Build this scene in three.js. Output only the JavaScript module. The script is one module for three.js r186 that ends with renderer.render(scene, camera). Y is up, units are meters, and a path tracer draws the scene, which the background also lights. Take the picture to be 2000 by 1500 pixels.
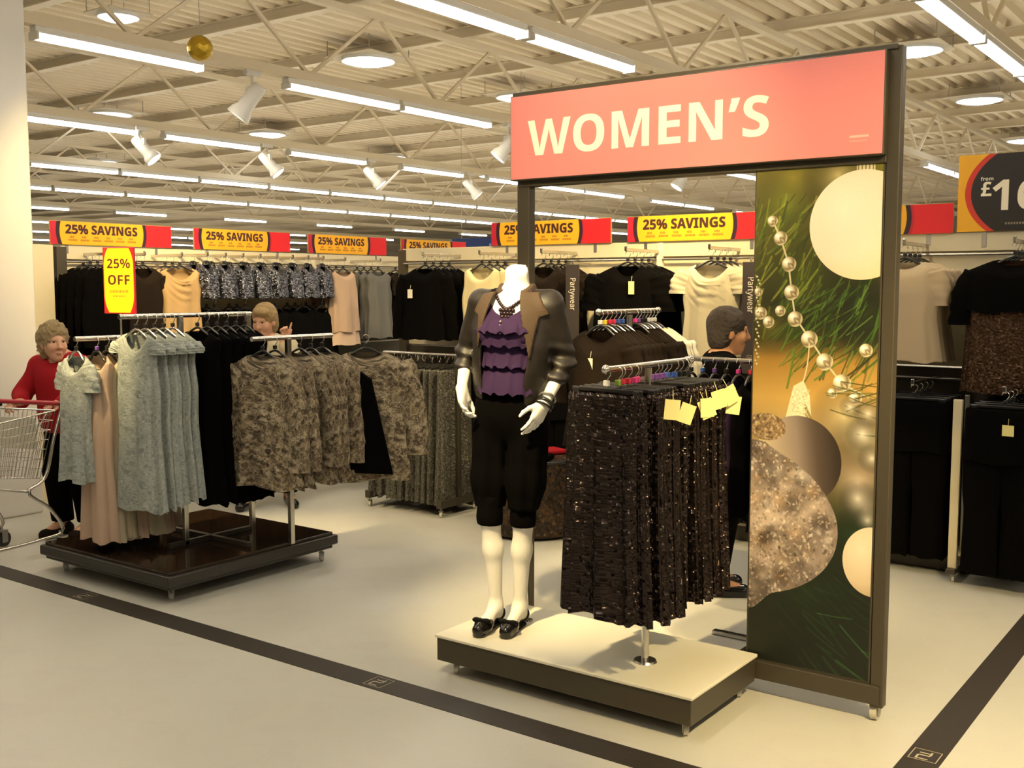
import * as THREE from 'three';
import { mergeGeometries, mergeVertices } from 'three/addons/utils/BufferGeometryUtils.js';
import { RoundedBoxGeometry } from 'three/addons/geometries/RoundedBoxGeometry.js';
import { RectAreaLightUniformsLib } from 'three/addons/lights/RectAreaLightUniformsLib.js';

// ---------------------------------------------------------------- camera, exposure
// world axes follow the shop: x runs along the rows of lights (away to the right), z runs along the aisle strip
RectAreaLightUniformsLib.init();
const scene = new THREE.Scene();
scene.background = new THREE.Color(0, 0, 0);
const renderer = new THREE.WebGLRenderer({ antialias: true });
renderer.toneMapping = THREE.LinearToneMapping;
renderer.toneMappingExposure = 0.8;
renderer.shadowMap.enabled = true;
const camera = new THREE.PerspectiveCamera(2 * Math.atan(750 / 2100) * 180 / Math.PI, 2000 / 1500, 0.05, 200);
camera.position.set(0, 1.7, 0);
{
  const yaw = 36.2 * Math.PI / 180, pitch = Math.atan(190 / 2100);
  camera.lookAt(Math.cos(yaw) * Math.cos(pitch), 1.7 - Math.sin(pitch), -Math.sin(yaw) * Math.cos(pitch));
}
scene.add(camera);
const TUBE_LIGHT = new THREE.Color(1.0, 0.85, 0.56), SPOT_LIGHT = new THREE.Color(1.0, 0.76, 0.36);
const TUBE_POWER = 52, SPOT_POWER = 60;

// ---------------------------------------------------------------- helpers
const PI = Math.PI, V = (x, y, z) => new THREE.Vector3(x, y, z), R = (d) => d * PI / 180;
function rng(seed) { let a = seed >>> 0; return () => { a = (a + 0x6d2b79f5) | 0; let t = Math.imul(a ^ (a >>> 15), 1 | a); t = (t + Math.imul(t ^ (t >>> 7), 61 | t)) ^ t; return ((t ^ (t >>> 14)) >>> 0) / 4294967296; }; }
const rand = rng(7), rr = (a, b) => a + (b - a) * rand();
const clamp = (x, a, b) => Math.max(a, Math.min(b, x)), lerp = (a, b, t) => a + (b - a) * t, sstep = (a, b, x) => { const t = clamp((x - a) / (b - a), 0, 1); return t * t * (3 - 2 * t); };
function hash3(x, y, z) { let h = Math.imul(x, 374761393) + Math.imul(y, 668265263) + Math.imul(z, 2147483647 - 104729); h = Math.imul(h ^ (h >>> 13), 1274126177); return ((h ^ (h >>> 16)) >>> 0) / 4294967296; }
function noise3(x, y, z) {
  const xi = Math.floor(x), yi = Math.floor(y), zi = Math.floor(z), f = (t) => t * t * (3 - 2 * t), u = f(x - xi), v = f(y - yi), w = f(z - zi);
  const L = (a, b, t) => a + (b - a) * t, h = (i, j, k) => hash3(xi + i, yi + j, zi + k);
  return L(L(L(h(0, 0, 0), h(1, 0, 0), u), L(h(0, 1, 0), h(1, 1, 0), u), v), L(L(h(0, 0, 1), h(1, 0, 1), u), L(h(0, 1, 1), h(1, 1, 1), u), v), w) * 2 - 1;
}
function tnoise(x, y, p) { // tiling value noise, period p cells
  const xi = Math.floor(x), yi = Math.floor(y), f = (t) => t * t * (3 - 2 * t), u = f(x - xi), v = f(y - yi), m = (a) => ((a % p) + p) % p;
  const h = (i, j) => hash3(m(xi + i), m(yi + j), p); return lerp(lerp(h(0, 0), h(1, 0), u), lerp(h(0, 1), h(1, 1), u), v);
}
const used = new Map();
function numbered(name) { const n = used.get(name) || 0; used.set(name, n + 1); return n ? name + '_' + String(n).padStart(3, '0') : name; }
function tag(o, label, category, group) { o.userData.label = label; o.userData.category = category; if (group) o.userData.group = group; return o; }
function thing(name, label, category, [x, y, z] = [0, 0, 0], turn = 0, group) {
  const o = new THREE.Group(); o.name = numbered(name); scene.add(o); o.position.set(x, y, z); o.rotation.y = turn; return tag(o, label, category, group);
}
function copy(proto, label, [x, y, z], turn = 0, group, category) {
  const c = proto.clone(); c.name = numbered(proto.name); scene.add(c); c.position.set(x, y, z); c.rotation.y = turn; c.userData = { ...proto.userData }; return tag(c, label, category || proto.userData.category, group);
}
function part(name, geo, m, parent, label) {
  const g = Array.isArray(geo) ? merge(geo) : geo, o = new THREE.Mesh(g, m); o.name = name; o.castShadow = o.receiveShadow = true; parent.add(o); if (label) o.userData.label = label; return o;
}
function struct(name, geo, m) { const o = part(name, geo, m, scene); o.name = numbered(name); o.userData.kind = 'structure'; return o; }
function merge(list) {
  const l = list.map((g) => { const h = g.index ? g.toNonIndexed() : g; for (const k of Object.keys(h.attributes)) if (!['position', 'normal', 'uv'].includes(k)) h.deleteAttribute(k); if (!h.attributes.uv) h.setAttribute('uv', new THREE.BufferAttribute(new Float32Array(h.attributes.position.count * 2), 2)); return h; });
  return mergeGeometries(l, false);
}
const box = (w, h, d, x = 0, y = 0, z = 0) => new THREE.BoxGeometry(w, h, d).translate(x, y, z);
const span = (x0, x1, y0, y1, z0, z1) => box(x1 - x0, y1 - y0, z1 - z0, (x0 + x1) / 2, (y0 + y1) / 2, (z0 + z1) / 2);
const rbox = (w, h, d, x = 0, y = 0, z = 0, r = 0.006) => new RoundedBoxGeometry(w, h, d, 2, r).translate(x, y, z);
function bar(a, b, r, seg = 10, r2 = r) { // rod from a to b
  const d = b.clone().sub(a), g = new THREE.CylinderGeometry(r2, r, d.length(), seg, 1);
  g.applyQuaternion(new THREE.Quaternion().setFromUnitVectors(V(0, 1, 0), d.clone().normalize())); return g.translate((a.x + b.x) / 2, (a.y + b.y) / 2, (a.z + b.z) / 2);
}
function beam(a, b, w, h) { // square section member
  const d = b.clone().sub(a), g = new THREE.BoxGeometry(w, d.length(), h); g.applyQuaternion(new THREE.Quaternion().setFromUnitVectors(V(0, 1, 0), d.clone().normalize())); return g.translate((a.x + b.x) / 2, (a.y + b.y) / 2, (a.z + b.z) / 2);
}
function tube(pts, r, seg = 24, rad = 7, closed = false) { return new THREE.TubeGeometry(new THREE.CatmullRomCurve3(pts, closed, 'centripetal'), seg, r, rad, closed); }
const ORD = ['first', 'second', 'third', 'fourth', 'fifth', 'sixth', 'seventh', 'eighth', 'ninth', 'tenth', 'eleventh', 'twelfth', 'thirteenth', 'fourteenth', 'fifteenth', 'sixteenth', 'seventeenth', 'eighteenth', 'nineteenth', 'twentieth', 'twenty-first', 'twenty-second', 'twenty-third', 'twenty-fourth'];

// ---------------------------------------------------------------- textures and materials
function canvasTex(w, h, draw, srgb = true) {
  const c = document.createElement('canvas'); c.width = w; c.height = h; const g = c.getContext('2d'); draw(g, w, h);
  const t = new THREE.CanvasTexture(c); if (srgb) t.colorSpace = THREE.SRGBColorSpace; t.wrapS = t.wrapT = THREE.RepeatWrapping; t.anisotropy = 8; return t;
}
function dataTex(n, fn, srgb = false) { // fn(x,y) -> [r,g,b] 0..1
  const d = new Uint8Array(n * n * 4);
  for (let y = 0; y < n; y++) for (let x = 0; x < n; x++) { const c = fn(x, y), i = (y * n + x) * 4; d[i] = clamp(c[0], 0, 1) * 255; d[i + 1] = clamp(c[1], 0, 1) * 255; d[i + 2] = clamp(c[2], 0, 1) * 255; d[i + 3] = 255; }
  const t = new THREE.DataTexture(d, n, n); t.magFilter = THREE.LinearFilter; t.minFilter = THREE.LinearMipmapLinearFilter; t.generateMipmaps = true; t.wrapS = t.wrapT = THREE.RepeatWrapping; if (srgb) t.colorSpace = THREE.SRGBColorSpace; t.needsUpdate = true; return t;
}
const rep = (t, u, v = u) => { const c = t.clone(); c.repeat.set(u, v); c.needsUpdate = true; return c; };
const lin = (r, g, b) => new THREE.Color().setRGB(r, g, b);
const mat = (c, roughness = 0.6, metalness = 0, o = {}) => new THREE.MeshStandardMaterial({ color: c, roughness, metalness, side: THREE.DoubleSide, ...o });
const weave = dataTex(256, (x, y) => { const w = 0.5 + 0.25 * Math.sin(x * PI / 2) * Math.sin(y * PI / 2) + 0.35 * (tnoise(x / 4, y / 4, 64) - 0.5) + 0.3 * (tnoise(x / 32, y / 32, 8) - 0.5); return [w, w, w]; });
const mottled = dataTex(512, (x, y) => { const w = 0.5 + 0.4 * (tnoise(x / 64, y / 64, 8) - 0.5) + 0.3 * (tnoise(x / 16, y / 16, 32) - 0.5) + 0.3 * (tnoise(x / 3, y / 3, 170.0 | 0) - 0.5); return [w, w, w]; });
// sequins: every little disc leans its own way
const sequinN = dataTex(512, (x, y) => { const c = 8, i = Math.floor(x / c), j = Math.floor(y / c), a = hash3(i, j, 1) * 6.283, k = Math.pow(hash3(i, j, 2), 1.5) * 0.75, u = ((x % c) - 3.5) / c, v = ((y % c) - 3.5) / c; const nx = Math.cos(a) * k + u * 0.5, ny = Math.sin(a) * k + v * 0.5, nz = Math.sqrt(Math.max(0.05, 1 - nx * nx - ny * ny)); return [nx / 2 + 0.5, ny / 2 + 0.5, nz / 2 + 0.5]; });
const fabric = (r, g, b, rough = 0.85, o = {}) => new THREE.MeshPhysicalMaterial({ color: lin(r, g, b), roughness: rough, side: THREE.DoubleSide, specularIntensity: 0.25, bumpMap: rep(weave, 12), bumpScale: 0.0012, ...o });
const sequin = (r, g, b, metal = 0.75, rough = 0.3, scale = 2.2) => mat(lin(r, g, b), rough, metal, { normalMap: rep(sequinN, scale) });
const speckTex = (base, spots, n = 9000, seed = 3, big = 0) => canvasTex(512, 512, (g, w, h) => {
  const q = rng(seed); g.fillStyle = base; g.fillRect(0, 0, w, h);
  for (let i = 0; i < n; i++) { const s = big && q() < 0.12 ? big * (0.5 + q()) : 1 + q() * 4; g.globalAlpha = 0.15 + q() * 0.5; g.fillStyle = spots[Math.floor(q() * spots.length)]; g.beginPath(); g.ellipse(q() * w, q() * h, s, s * (0.4 + q()), q() * 3, 0, 7); g.fill(); } g.globalAlpha = 1;
});
const M = {
  chrome: mat(lin(0.62, 0.6, 0.56), 0.22, 1), steel: mat(lin(0.4, 0.38, 0.34), 0.35, 0.9), darkMetal: mat(lin(0.06, 0.05, 0.035), 0.45, 0.3),
  frame: mat(lin(0.075, 0.062, 0.04), 0.42, 0.35), white: mat(lin(0.78, 0.76, 0.7), 0.45), paint: mat(lin(0.66, 0.58, 0.44), 0.6), cream: mat(lin(0.62, 0.54, 0.36), 0.7),
  blackPlastic: mat(lin(0.015, 0.014, 0.013), 0.3), rubber: mat(lin(0.03, 0.028, 0.025), 0.7), castor: mat(lin(0.45, 0.44, 0.4), 0.4), clear: mat(lin(0.55, 0.52, 0.42), 0.25),
  black: fabric(0.0025, 0.002, 0.0017, 0.9, { specularIntensity: 0.08 }), blackShine: fabric(0.004, 0.003, 0.0026, 0.55, { specularIntensity: 0.2 }), darkBrown: fabric(0.014, 0.0085, 0.005, 0.7, { specularIntensity: 0.15 }), charcoal: fabric(0.045, 0.042, 0.038), creamCloth: fabric(0.6, 0.5, 0.28), beigeCloth: fabric(0.5, 0.39, 0.25), ivory: fabric(0.52, 0.45, 0.3), gold: fabric(0.4, 0.26, 0.12, 0.6), whiteCloth: fabric(0.75, 0.7, 0.55),
  pink: fabric(0.5, 0.36, 0.26, 0.5), pinkLace: fabric(0.42, 0.29, 0.2, 0.8), greyCloth: fabric(0.12, 0.115, 0.105), purple: fabric(0.034, 0.016, 0.055, 0.75), red: fabric(0.38, 0.012, 0.018, 0.8), skin: mat(lin(0.6, 0.32, 0.19), 0.55), tan: mat(lin(0.5, 0.24, 0.11), 0.55),
  blond: mat(lin(0.42, 0.3, 0.14), 0.6, 0, { bumpMap: rep(weave, 6, 40), bumpScale: 0.004 }), fairHair: mat(lin(0.45, 0.3, 0.12), 0.55, 0, { bumpMap: rep(weave, 6, 40), bumpScale: 0.004 }), brownHair: mat(lin(0.055, 0.035, 0.018), 0.5, 0, { bumpMap: rep(weave, 6, 40), bumpScale: 0.004 }),
  mannequin: mat(lin(0.82, 0.79, 0.72), 0.38), leather: mat(lin(0.009, 0.006, 0.0032), 0.5, 0, { bumpMap: rep(mottled, 3), bumpScale: 0.0008 }), suede: mat(lin(0.05, 0.028, 0.012), 0.75, 0, { bumpMap: rep(mottled, 4), bumpScale: 0.002 }), patent: mat(lin(0.01, 0.009, 0.009), 0.12),
  seqBlack: sequin(0.042, 0.03, 0.026, 0.85, 0.22, 1.5), seqSilver: sequin(0.1, 0.1, 0.115, 0.9, 0.2), seqGrey: sequin(0.14, 0.13, 0.11, 0.6, 0.4), seqBrown: sequin(0.06, 0.03, 0.014),
  fur: mat(0xffffff, 0.95, 0, { map: rep(speckTex('#8c7a60', ['#3a2e20', '#b8a684', '#d8caae', '#5c4b36', '#96846a', '#c4b390', '#2a2016'], 14000, 4, 12), 2), bumpMap: rep(mottled, 5), bumpScale: 0.012 }),
  lace: mat(0xffffff, 0.8, 0, { map: rep(speckTex('#9fa49c', ['#7d8581', '#bdc0b6', '#919891', '#acb0a6', '#6e7672'], 7000, 5, 9), 2), bumpMap: rep(mottled, 5), bumpScale: 0.004 }),
  tweed: mat(0xffffff, 0.55, 0.25, { map: rep(speckTex('#4a463b', ['#1d1a15', '#7b7566', '#96907f', '#37332a'], 16000, 6), 2.5), normalMap: rep(sequinN, 2) }),
  drumCloth: mat(0xffffff, 0.5, 0.3, { map: rep(speckTex('#2a1c0d', ['#54391b', '#120b05', '#3d2813', '#6b4b25'], 9000, 8, 8), 2), normalMap: rep(sequinN, 2) }),
  tagPaper: mat(lin(0.85, 0.75, 0.3), 0.7), whitePaper: mat(lin(0.8, 0.76, 0.6), 0.7), eye: mat(lin(0.02, 0.015, 0.01), 0.2), lip: mat(lin(0.4, 0.12, 0.08), 0.5),
  tubeGlow: mat(lin(1, 1, 1), 0.4, 0, { emissive: lin(1, 0.97, 0.93), emissiveIntensity: 26 }), lens: mat(lin(1, 1, 1), 0.3, 0, { emissive: lin(1, 0.93, 0.78), emissiveIntensity: 6 }), dayGlow: mat(lin(1, 1, 1), 0.4, 0, { emissive: lin(0.92, 0.97, 1), emissiveIntensity: 7 }),
};

// ---------------------------------------------------------------- the building
const RX0 = -8, RX1 = 52, RZ0 = -62, RZ1 = 12, DECK = 5.08;
{
  const q = rng(11);
  const floorTex = canvasTex(1024, 1024, (g, w, h) => {
    g.fillStyle = '#f2f2ee'; g.fillRect(0, 0, w, h);
    for (let i = 0; i < 26000; i++) { g.globalAlpha = 0.05 + q() * 0.12; g.fillStyle = q() < 0.5 ? '#ffffff' : q() < 0.6 ? '#d8d4c6' : '#c4bda8'; const s = 0.6 + q() * 2.2; g.fillRect(q() * w, q() * h, s, s); }
    for (let i = 0; i < 260; i++) { g.globalAlpha = 0.035; g.fillStyle = q() < 0.5 ? '#ffffff' : '#d2ccba'; g.beginPath(); g.ellipse(q() * w, q() * h, 10 + q() * 60, 6 + q() * 30, q() * 3, 0, 7); g.fill(); } g.globalAlpha = 1;
  });
  const t = rep(floorTex, (RX1 - RX0) / 2.2, (RZ1 - RZ0) / 2.2);
  struct('floor', span(RX0, RX1, -0.15, 0, RZ0, RZ1), mat(lin(0.63, 0.61, 0.54), 0.38, 0, { map: t }));
  // dark vinyl strips let into the floor, with little stamped logos
  const vinyl = mat(lin(0.03, 0.022, 0.014), 0.5, 0, { bumpMap: rep(mottled, 4), bumpScale: 0.0006 });
  const s1 = struct('trim_1', span(3.22, 3.36, -0.01, 0.0025, -30, -0.95), vinyl), s2 = struct('trim_2', span(3.36, 24, -0.01, 0.0025, -1.08, -0.95), vinyl);
  s1.userData.label = 'dark brown vinyl floor strip along the main aisle'; s2.userData.label = 'dark brown vinyl floor strip crossing toward the right edge';
  const logo = canvasTex(128, 128, (g) => { g.fillStyle = '#2b241c'; g.fillRect(0, 0, 128, 128); g.strokeStyle = g.fillStyle = '#b5a98c'; g.lineWidth = 4; g.strokeRect(8, 8, 112, 112); g.lineWidth = 9; g.beginPath(); g.moveTo(24, 44); g.lineTo(62, 44); g.moveTo(42, 44); g.lineTo(42, 92); g.moveTo(66, 44); g.lineTo(66, 84); g.quadraticCurveTo(66, 92, 76, 92); g.lineTo(104, 92); g.lineTo(104, 44); g.stroke(); });
  const lm = mat(0xffffff, 0.5, 0, { map: logo });
  for (const [s, x, z, a] of [[s1, 3.29, -3.12, 0], [s1, 3.29, -5.32, 0], [s1, 3.29, -7.5, 0], [s2, 3.93, -1.015, 0], [s2, 6.13, -1.015, 0]]) part('logo', new THREE.PlaneGeometry(0.11, 0.11).rotateX(-PI / 2).rotateY(a + PI).translate(x, 0.0035, z), lm, s, 'square outlined two letter logo');
}
{
  const wall = mat(lin(0.6, 0.55, 0.44), 0.8, 0, { bumpMap: rep(mottled, 20, 4), bumpScale: 0.002 });
  const T = 0.25, h = DECK + 0.3;
  struct('wall_left', span(RX0 - T, RX1 + T, -0.15, h, RZ0 - T, RZ0), wall); struct('wall_right', span(RX0 - T, RX1 + T, -0.15, h, RZ1, RZ1 + T), wall);
  struct('wall_front', span(RX0 - T, RX0, -0.15, h, RZ0, RZ1), wall); struct('wall_back', span(RX1, RX1 + T, -0.15, h, RZ0, RZ1), wall);
}
const rowsZ = { back2: 4.6, back1: 1.0, first: -2.4, second: -5.5, third: -8.9, fourth: -13.3, fifth: -18.2, sixth: -22.4, seventh: -27.9, eighth: -34, ninth: -40, tenth: -47, eleventh: -55 };
{
  const deckMat = mat(lin(0.8, 0.69, 0.5), 0.6), steelPaint = mat(lin(0.78, 0.68, 0.5), 0.5);
  const ceiling = new THREE.Group(); ceiling.name = 'ceiling'; ceiling.userData.kind = 'structure'; ceiling.userData.label = 'cream corrugated roof deck on white lattice trusses'; scene.add(ceiling);
  // trapezoidal roof sheet, ribs along x
  const P = [], push = (a, b) => { P.push(RX0, a[1], a[0], RX1, a[1], a[0], RX1, b[1], b[0], RX0, a[1], a[0], RX1, b[1], b[0], RX0, b[1], b[0]); };
  const p = 0.24; for (let z = RZ0 - 0.2; z < RZ1 + 0.2; z += p) { const a = [[z, DECK], [z + 0.09, DECK], [z + 0.12, DECK + 0.09], [z + 0.21, DECK + 0.09], [z + p, DECK]]; for (let i = 0; i < 4; i++) push(a[i], a[i + 1]); }
  const dg = new THREE.BufferGeometry(); dg.setAttribute('position', new THREE.Float32BufferAttribute(P, 3)); dg.computeVertexNormals();
  part('roof_deck', dg, deckMat, ceiling);
  part('roof_slab', span(RX0 - 0.25, RX1 + 0.25, DECK + 0.16, DECK + 0.3, RZ0 - 0.25, RZ1 + 0.25), deckMat, ceiling);
  // purlins (I sections) under the deck, along z
  const pur = merge([span(-0.07, 0.07, DECK - 0.014, DECK - 0.002, RZ0, RZ1), span(-0.006, 0.006, DECK - 0.13, DECK - 0.014, RZ0, RZ1), span(-0.07, 0.07, DECK - 0.144, DECK - 0.13, RZ0, RZ1)]);
  for (let x = -5.5; x < 60; x += x < 30 ? 2.1 : 4.2) { const u = struct('purlin', pur, steelPaint); u.position.x = x; u.userData.label = 'steel purlin under the roof deck'; }
  // lattice trusses over every row of lights
  const strutUp = beam(V(0, 4.0, 0), V(1.1, 4.84, 0), 0.036, 0.036), strutDown = beam(V(0, 4.0, 0), V(-1.1, 4.84, 0), 0.036, 0.036);
  for (const [k, z] of Object.entries(rowsZ)) {
    const far = z < -30 || z > 0, t = struct('roof_truss', [span(RX0, RX1, 3.93, 4.03, z - 0.06, z + 0.06), span(RX0, RX1, 4.8, 4.87, z - 0.05, z + 0.05)], steelPaint); t.userData.label = 'white lattice roof truss carrying a row of lights';
    for (let x = -0.4; x < (far ? 0 : 34); x += 2.2) for (const g of [strutUp, strutDown]) part('strut', g, steelPaint, t).position.set(x + 0.0, 0, z);
  }
  // main girder over the column, with its column
  struct('girder', [span(3.7, 4.4, 4.06, 4.1, -8.7, -6.9), span(3.7, 4.4, 4.4, 4.44, -8.7, -6.9), span(4.34, 4.4, 4.1, 4.4, -8.7, -6.9), span(3.7, 4.4, 4.1, 4.4, -6.94, -6.9)], steelPaint).userData.label = 'cream box girder over the column';
  const col = struct('column', rbox(0.5, 4.05, 0.62, 4.13, 4.05 / 2, -7.9, 0.02), mat(lin(0.62, 0.58, 0.5), 0.6)); col.userData.label = 'broad pale grey column at the left edge of the picture';
}

// ---------------------------------------------------------------- lamps
const areaLight = (parent, w, h, power, color, y) => { const l = new THREE.RectAreaLight(color, power, w, h); l.position.set(0, y, 0); l.rotation.x = -PI / 2; l.castShadow = true; parent.add(l); };
const LEN = 1.76;
const fixture = new THREE.Group(); fixture.name = 'fluorescent_light'; fixture.userData = { category: 'light' };
{
  part('channel', [rbox(LEN, 0.05, 0.1, LEN / 2, 0.045, 0, 0.008), box(LEN, 0.012, 0.11, LEN / 2, 0.014, 0)], M.white, fixture);
  for (const s of [-1, 1]) part('tube', bar(V(0.03, -0.022, s * 0.042), V(LEN - 0.03, -0.022, s * 0.042), 0.019, 8), M.tubeGlow, fixture);
  for (const e of [0.012, LEN - 0.012]) part('lamp_holder', rbox(0.024, 0.07, 0.14, e, -0.014, 0, 0.006), M.white, fixture);
}
const startsOf = { back2: [-4, -0.4, 3.2, 6.8, 10.4], back1: [-4, -1.2, 1.6, 4.4, 7.2, 10], first: [-1.2, 1.2, 3.0, 4.8, 6.6, 8.4, 10.2, 12, 13.8, 15.6, 17.4, 21, 24.6, 28.2, 32, 36], second: [0.5, 2.3, 4.12, 5.92, 7.74, 11, 12.8, 16.2, 19.85, 21.65, 23.45, 27, 31, 35, 39], third: [1.2, 3.0, 5.2, 8.05, 9.87, 13, 14.8, 18.5, 20.32, 23.6, 25.4, 29, 33, 37, 41],
  fourth: [4.2, 7.5, 9.69, 12.06, 14.75, 17.3, 19.1, 20.9, 24, 25.8, 29, 33, 37, 41], fifth: Array.from({ length: 16 }, (_, i) => 10.46 + i * 1.82), sixth: Array.from({ length: 16 }, (_, i) => 11.6 + i * 1.82), seventh: [15.4, 18.6, 22.5, 26.5, 30.5, 34.5, 38.5, 42.5], eighth: Array.from({ length: 10 }, (_, i) => 19 + i * 1.82), ninth: Array.from({ length: 9 }, (_, i) => 23 + i * 1.82), tenth: Array.from({ length: 9 }, (_, i) => 27 + i * 1.82), eleventh: Array.from({ length: 9 }, (_, i) => 31.5 + i * 1.82) };
for (const [k, xs] of Object.entries(startsOf)) xs.forEach((x, i) => {
  const back = k.startsWith('back');
  const f = copy(fixture, back ? 'twin tube ceiling light in a row behind the viewpoint' : `white twin tube light, ${ORD[i]} from the left in the ${k} ceiling row`, [x, 3.86, rowsZ[k]], 0, back ? 'lights behind the viewpoint' : 'fluorescent lights on the trusses');
  const l = new THREE.RectAreaLight(TUBE_LIGHT, TUBE_POWER, LEN - 0.1, 0.045); l.position.set(LEN / 2, -0.03, 0); l.rotation.x = -PI / 2; l.castShadow = true; f.add(l);
});
{ // round daylight pipes in the roof
  const pipe = new THREE.Group(); pipe.name = 'light_pipe'; pipe.userData = { category: 'ceiling light' };
  part('collar', [new THREE.LatheGeometry([[0.4, 0.05], [0.4, 0.01], [0.425, 0.0], [0.43, 0.012], [0.42, 0.02], [0.42, 0.05]].map(([x, y]) => new THREE.Vector2(x, y)), 32)], M.white, pipe);
  part('hatch', [rbox(1.0, 0.014, 1.0, 0, 0.055, 0, 0.004)], M.paint, pipe);
  const rod = bar(V(0, 0.06, 0), V(0, 0.27, 0), 0.008, 6); for (const a of [-1, 1]) for (const b of [-1, 1]) part('hanger_rod', rod, M.steel, pipe).position.set(a * 0.45, 0, b * 0.45);
  part('diffuser', new THREE.LatheGeometry([[0.0, -0.05], [0.15, -0.044], [0.28, -0.026], [0.38, 0.002], [0.395, 0.02]].map(([x, y]) => new THREE.Vector2(x, y)), 32), M.dayGlow, pipe);
  const spots = [[10.8, -10.3, 'above the second light of the third row'], [11.4, -17.1, 'beyond the fourth row near the column'], [14.7, -16.8, 'beyond the second light of the fourth row'], [19.0, -17.4, 'beyond the fourth light of the fourth row'], [14.5, -4.2, 'at the top right corner of the pink sign'], [18.9, -4.4, 'right of the one at the sign corner'], [14.25, -10.3, 'peeping past the top left of the pink sign'], [15.5, -23.7, 'small, far left beside the column'], [7.4, -10.9, 'at the top left above the nearest light'], [24.6, -4.8, 'at the right edge, below the two larger ones'], [23.8, -18.1, 'just left of the pink sign post'], [19.7, -24.4, 'smallest, over the far continuous rows']];
  for (const [x, z, d] of spots) { const c = copy(pipe, 'round glowing roof light ' + d, [x * 1.033, 4.805, z * 1.033], 0, 'round roof lights'); c.scale.set(x < 8 ? 0.55 : 0.88, 1, x < 8 ? 0.55 : 0.88); const l = new THREE.RectAreaLight(new THREE.Color(0.9, 0.96, 1), 6, 0.5, 0.5); l.position.y = -0.06; l.rotation.x = -PI / 2; l.castShadow = true; c.add(l); }
}
function spot(at, aim, power, label, cone = 24) {
  const s = thing('track_spotlight', label, 'spotlight', at, 0, 'track spotlights'); s.scale.setScalar(1.4); s.position.y -= 0.07;
  part('adapter', [rbox(0.14, 0.04, 0.05, 0, 0.17, 0, 0.006), bar(V(0, 0.16, 0), V(0, 0.06, 0), 0.012, 8)], M.white, s);
  part('yoke', [rbox(0.03, 0.07, 0.13, 0, 0.04, 0, 0.006)], M.white, s);
  const d = V(...aim).sub(V(...at)).normalize(), q = new THREE.Quaternion().setFromUnitVectors(V(0, -1, 0), d);
  const h = part('housing', new THREE.LatheGeometry([[0, 0.1], [0.045, 0.098], [0.055, 0.08], [0.06, -0.1], [0.082, -0.14], [0.09, -0.19], [0.082, -0.19], [0.06, -0.16], [0.0, -0.15]].map(([x, y]) => new THREE.Vector2(x, y)), 20), M.white, s); h.quaternion.copy(q);
  const g = part('lens', new THREE.CylinderGeometry(0.078, 0.078, 0.012, 20).translate(0, -0.178, 0), M.lens, s); g.quaternion.copy(q);
  if (power) { const l = new THREE.SpotLight(SPOT_LIGHT, power, 0, R(cone), 0.6, 2); const p = d.clone().multiplyScalar(0.2); l.position.copy(p); l.target.position.copy(p.clone().add(d)); l.castShadow = true; l.shadow.radius = 3; s.add(l, l.target); }
}
spot([9.3, 3.74, -13.25], [11.0, 0.5, -10.9], SPOT_POWER * 0.6, 'white track spotlight hanging after the first light of the fourth row');
spot([11.58, 3.74, -13.25], [13.2, 0.5, -10.9], SPOT_POWER * 0.6, 'white track spotlight hanging after the second light of the fourth row');
spot([13.98, 3.74, -13.3], [15.6, 0.5, -10.9], SPOT_POWER * 0.6, 'white track spotlight hanging after the third light of the fourth row');
spot([16.75, 3.74, -13.3], [18.4, 0.5, -10.9], SPOT_POWER * 0.6, 'white track spotlight left of the pink sign post');
spot([7.6, 3.74, -8.9], [6.0, 0.6, -10.6], SPOT_POWER * 0.35, 'white track spotlight seen from behind between lights of the third row', 34);
spot([12.1, 3.74, -8.9], [10.4, 0.6, -10.8], SPOT_POWER * 0.4, 'white track spotlight touching the left edge of the pink sign', 34);
spot([17.4, 3.74, -8.95], [15.8, 0.6, -10.4], SPOT_POWER * 0.5, 'white track spotlight seen under the pink sign');
spot([1.7, 3.74, -2.4], [3.72, 1.35, -2.72], SPOT_POWER * 1.6, 'track spotlight overhead aimed at the mannequin', 16);
spot([1.4, 3.74, -2.2], [4.1, 2.3, -2.45], SPOT_POWER * 0.45, 'track spotlight overhead aimed at the pink sign', 20);
spot([1.9, 3.74, 0.9], [4.2, 0.5, -1.0], SPOT_POWER * 1.6, 'track spotlight overhead aimed at the poster foot', 22);
spot([1.5, 3.74, 0.95], [4.1, 1.75, -1.55], SPOT_POWER * 0.9, 'track spotlight overhead aimed at the bauble poster', 15);
spot([2.3, 3.74, -5.5], [3.75, 1.5, -5.55], SPOT_POWER * 1.3, 'track spotlight overhead aimed at the yellow sign', 13);
spot([3.4, 3.74, -5.5], [6.3, 0.9, -5.0], SPOT_POWER * 0.4, 'track spotlight overhead aimed at the grey skirts', 26);
spot([3.85, 3.74, -5.5], [5.3, 1.75, -8.0], SPOT_POWER * 0.6, 'track spotlight overhead aimed at the black coats', 30);
spot([4.1, 3.74, -5.5], [7.0, 1.7, -8.0], SPOT_POWER * 0.85, 'track spotlight overhead aimed at the silver sequin tops', 28);
spot([5.2, 3.74, -2.5], [7.05, 1.75, -4.6], SPOT_POWER * 0.9, 'track spotlight overhead aimed at the cream sleeveless top', 28);
spot([5.5, 3.74, -2.35], [7.05, 1.75, -3.2], SPOT_POWER * 0.6, 'track spotlight overhead aimed at the ivory cowl top', 28);
spot([4.3, 3.74, -2.4], [5.0, 1.4, -2.6], SPOT_POWER * 0.35, 'track spotlight overhead aimed behind the pink sign', 22);

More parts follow.
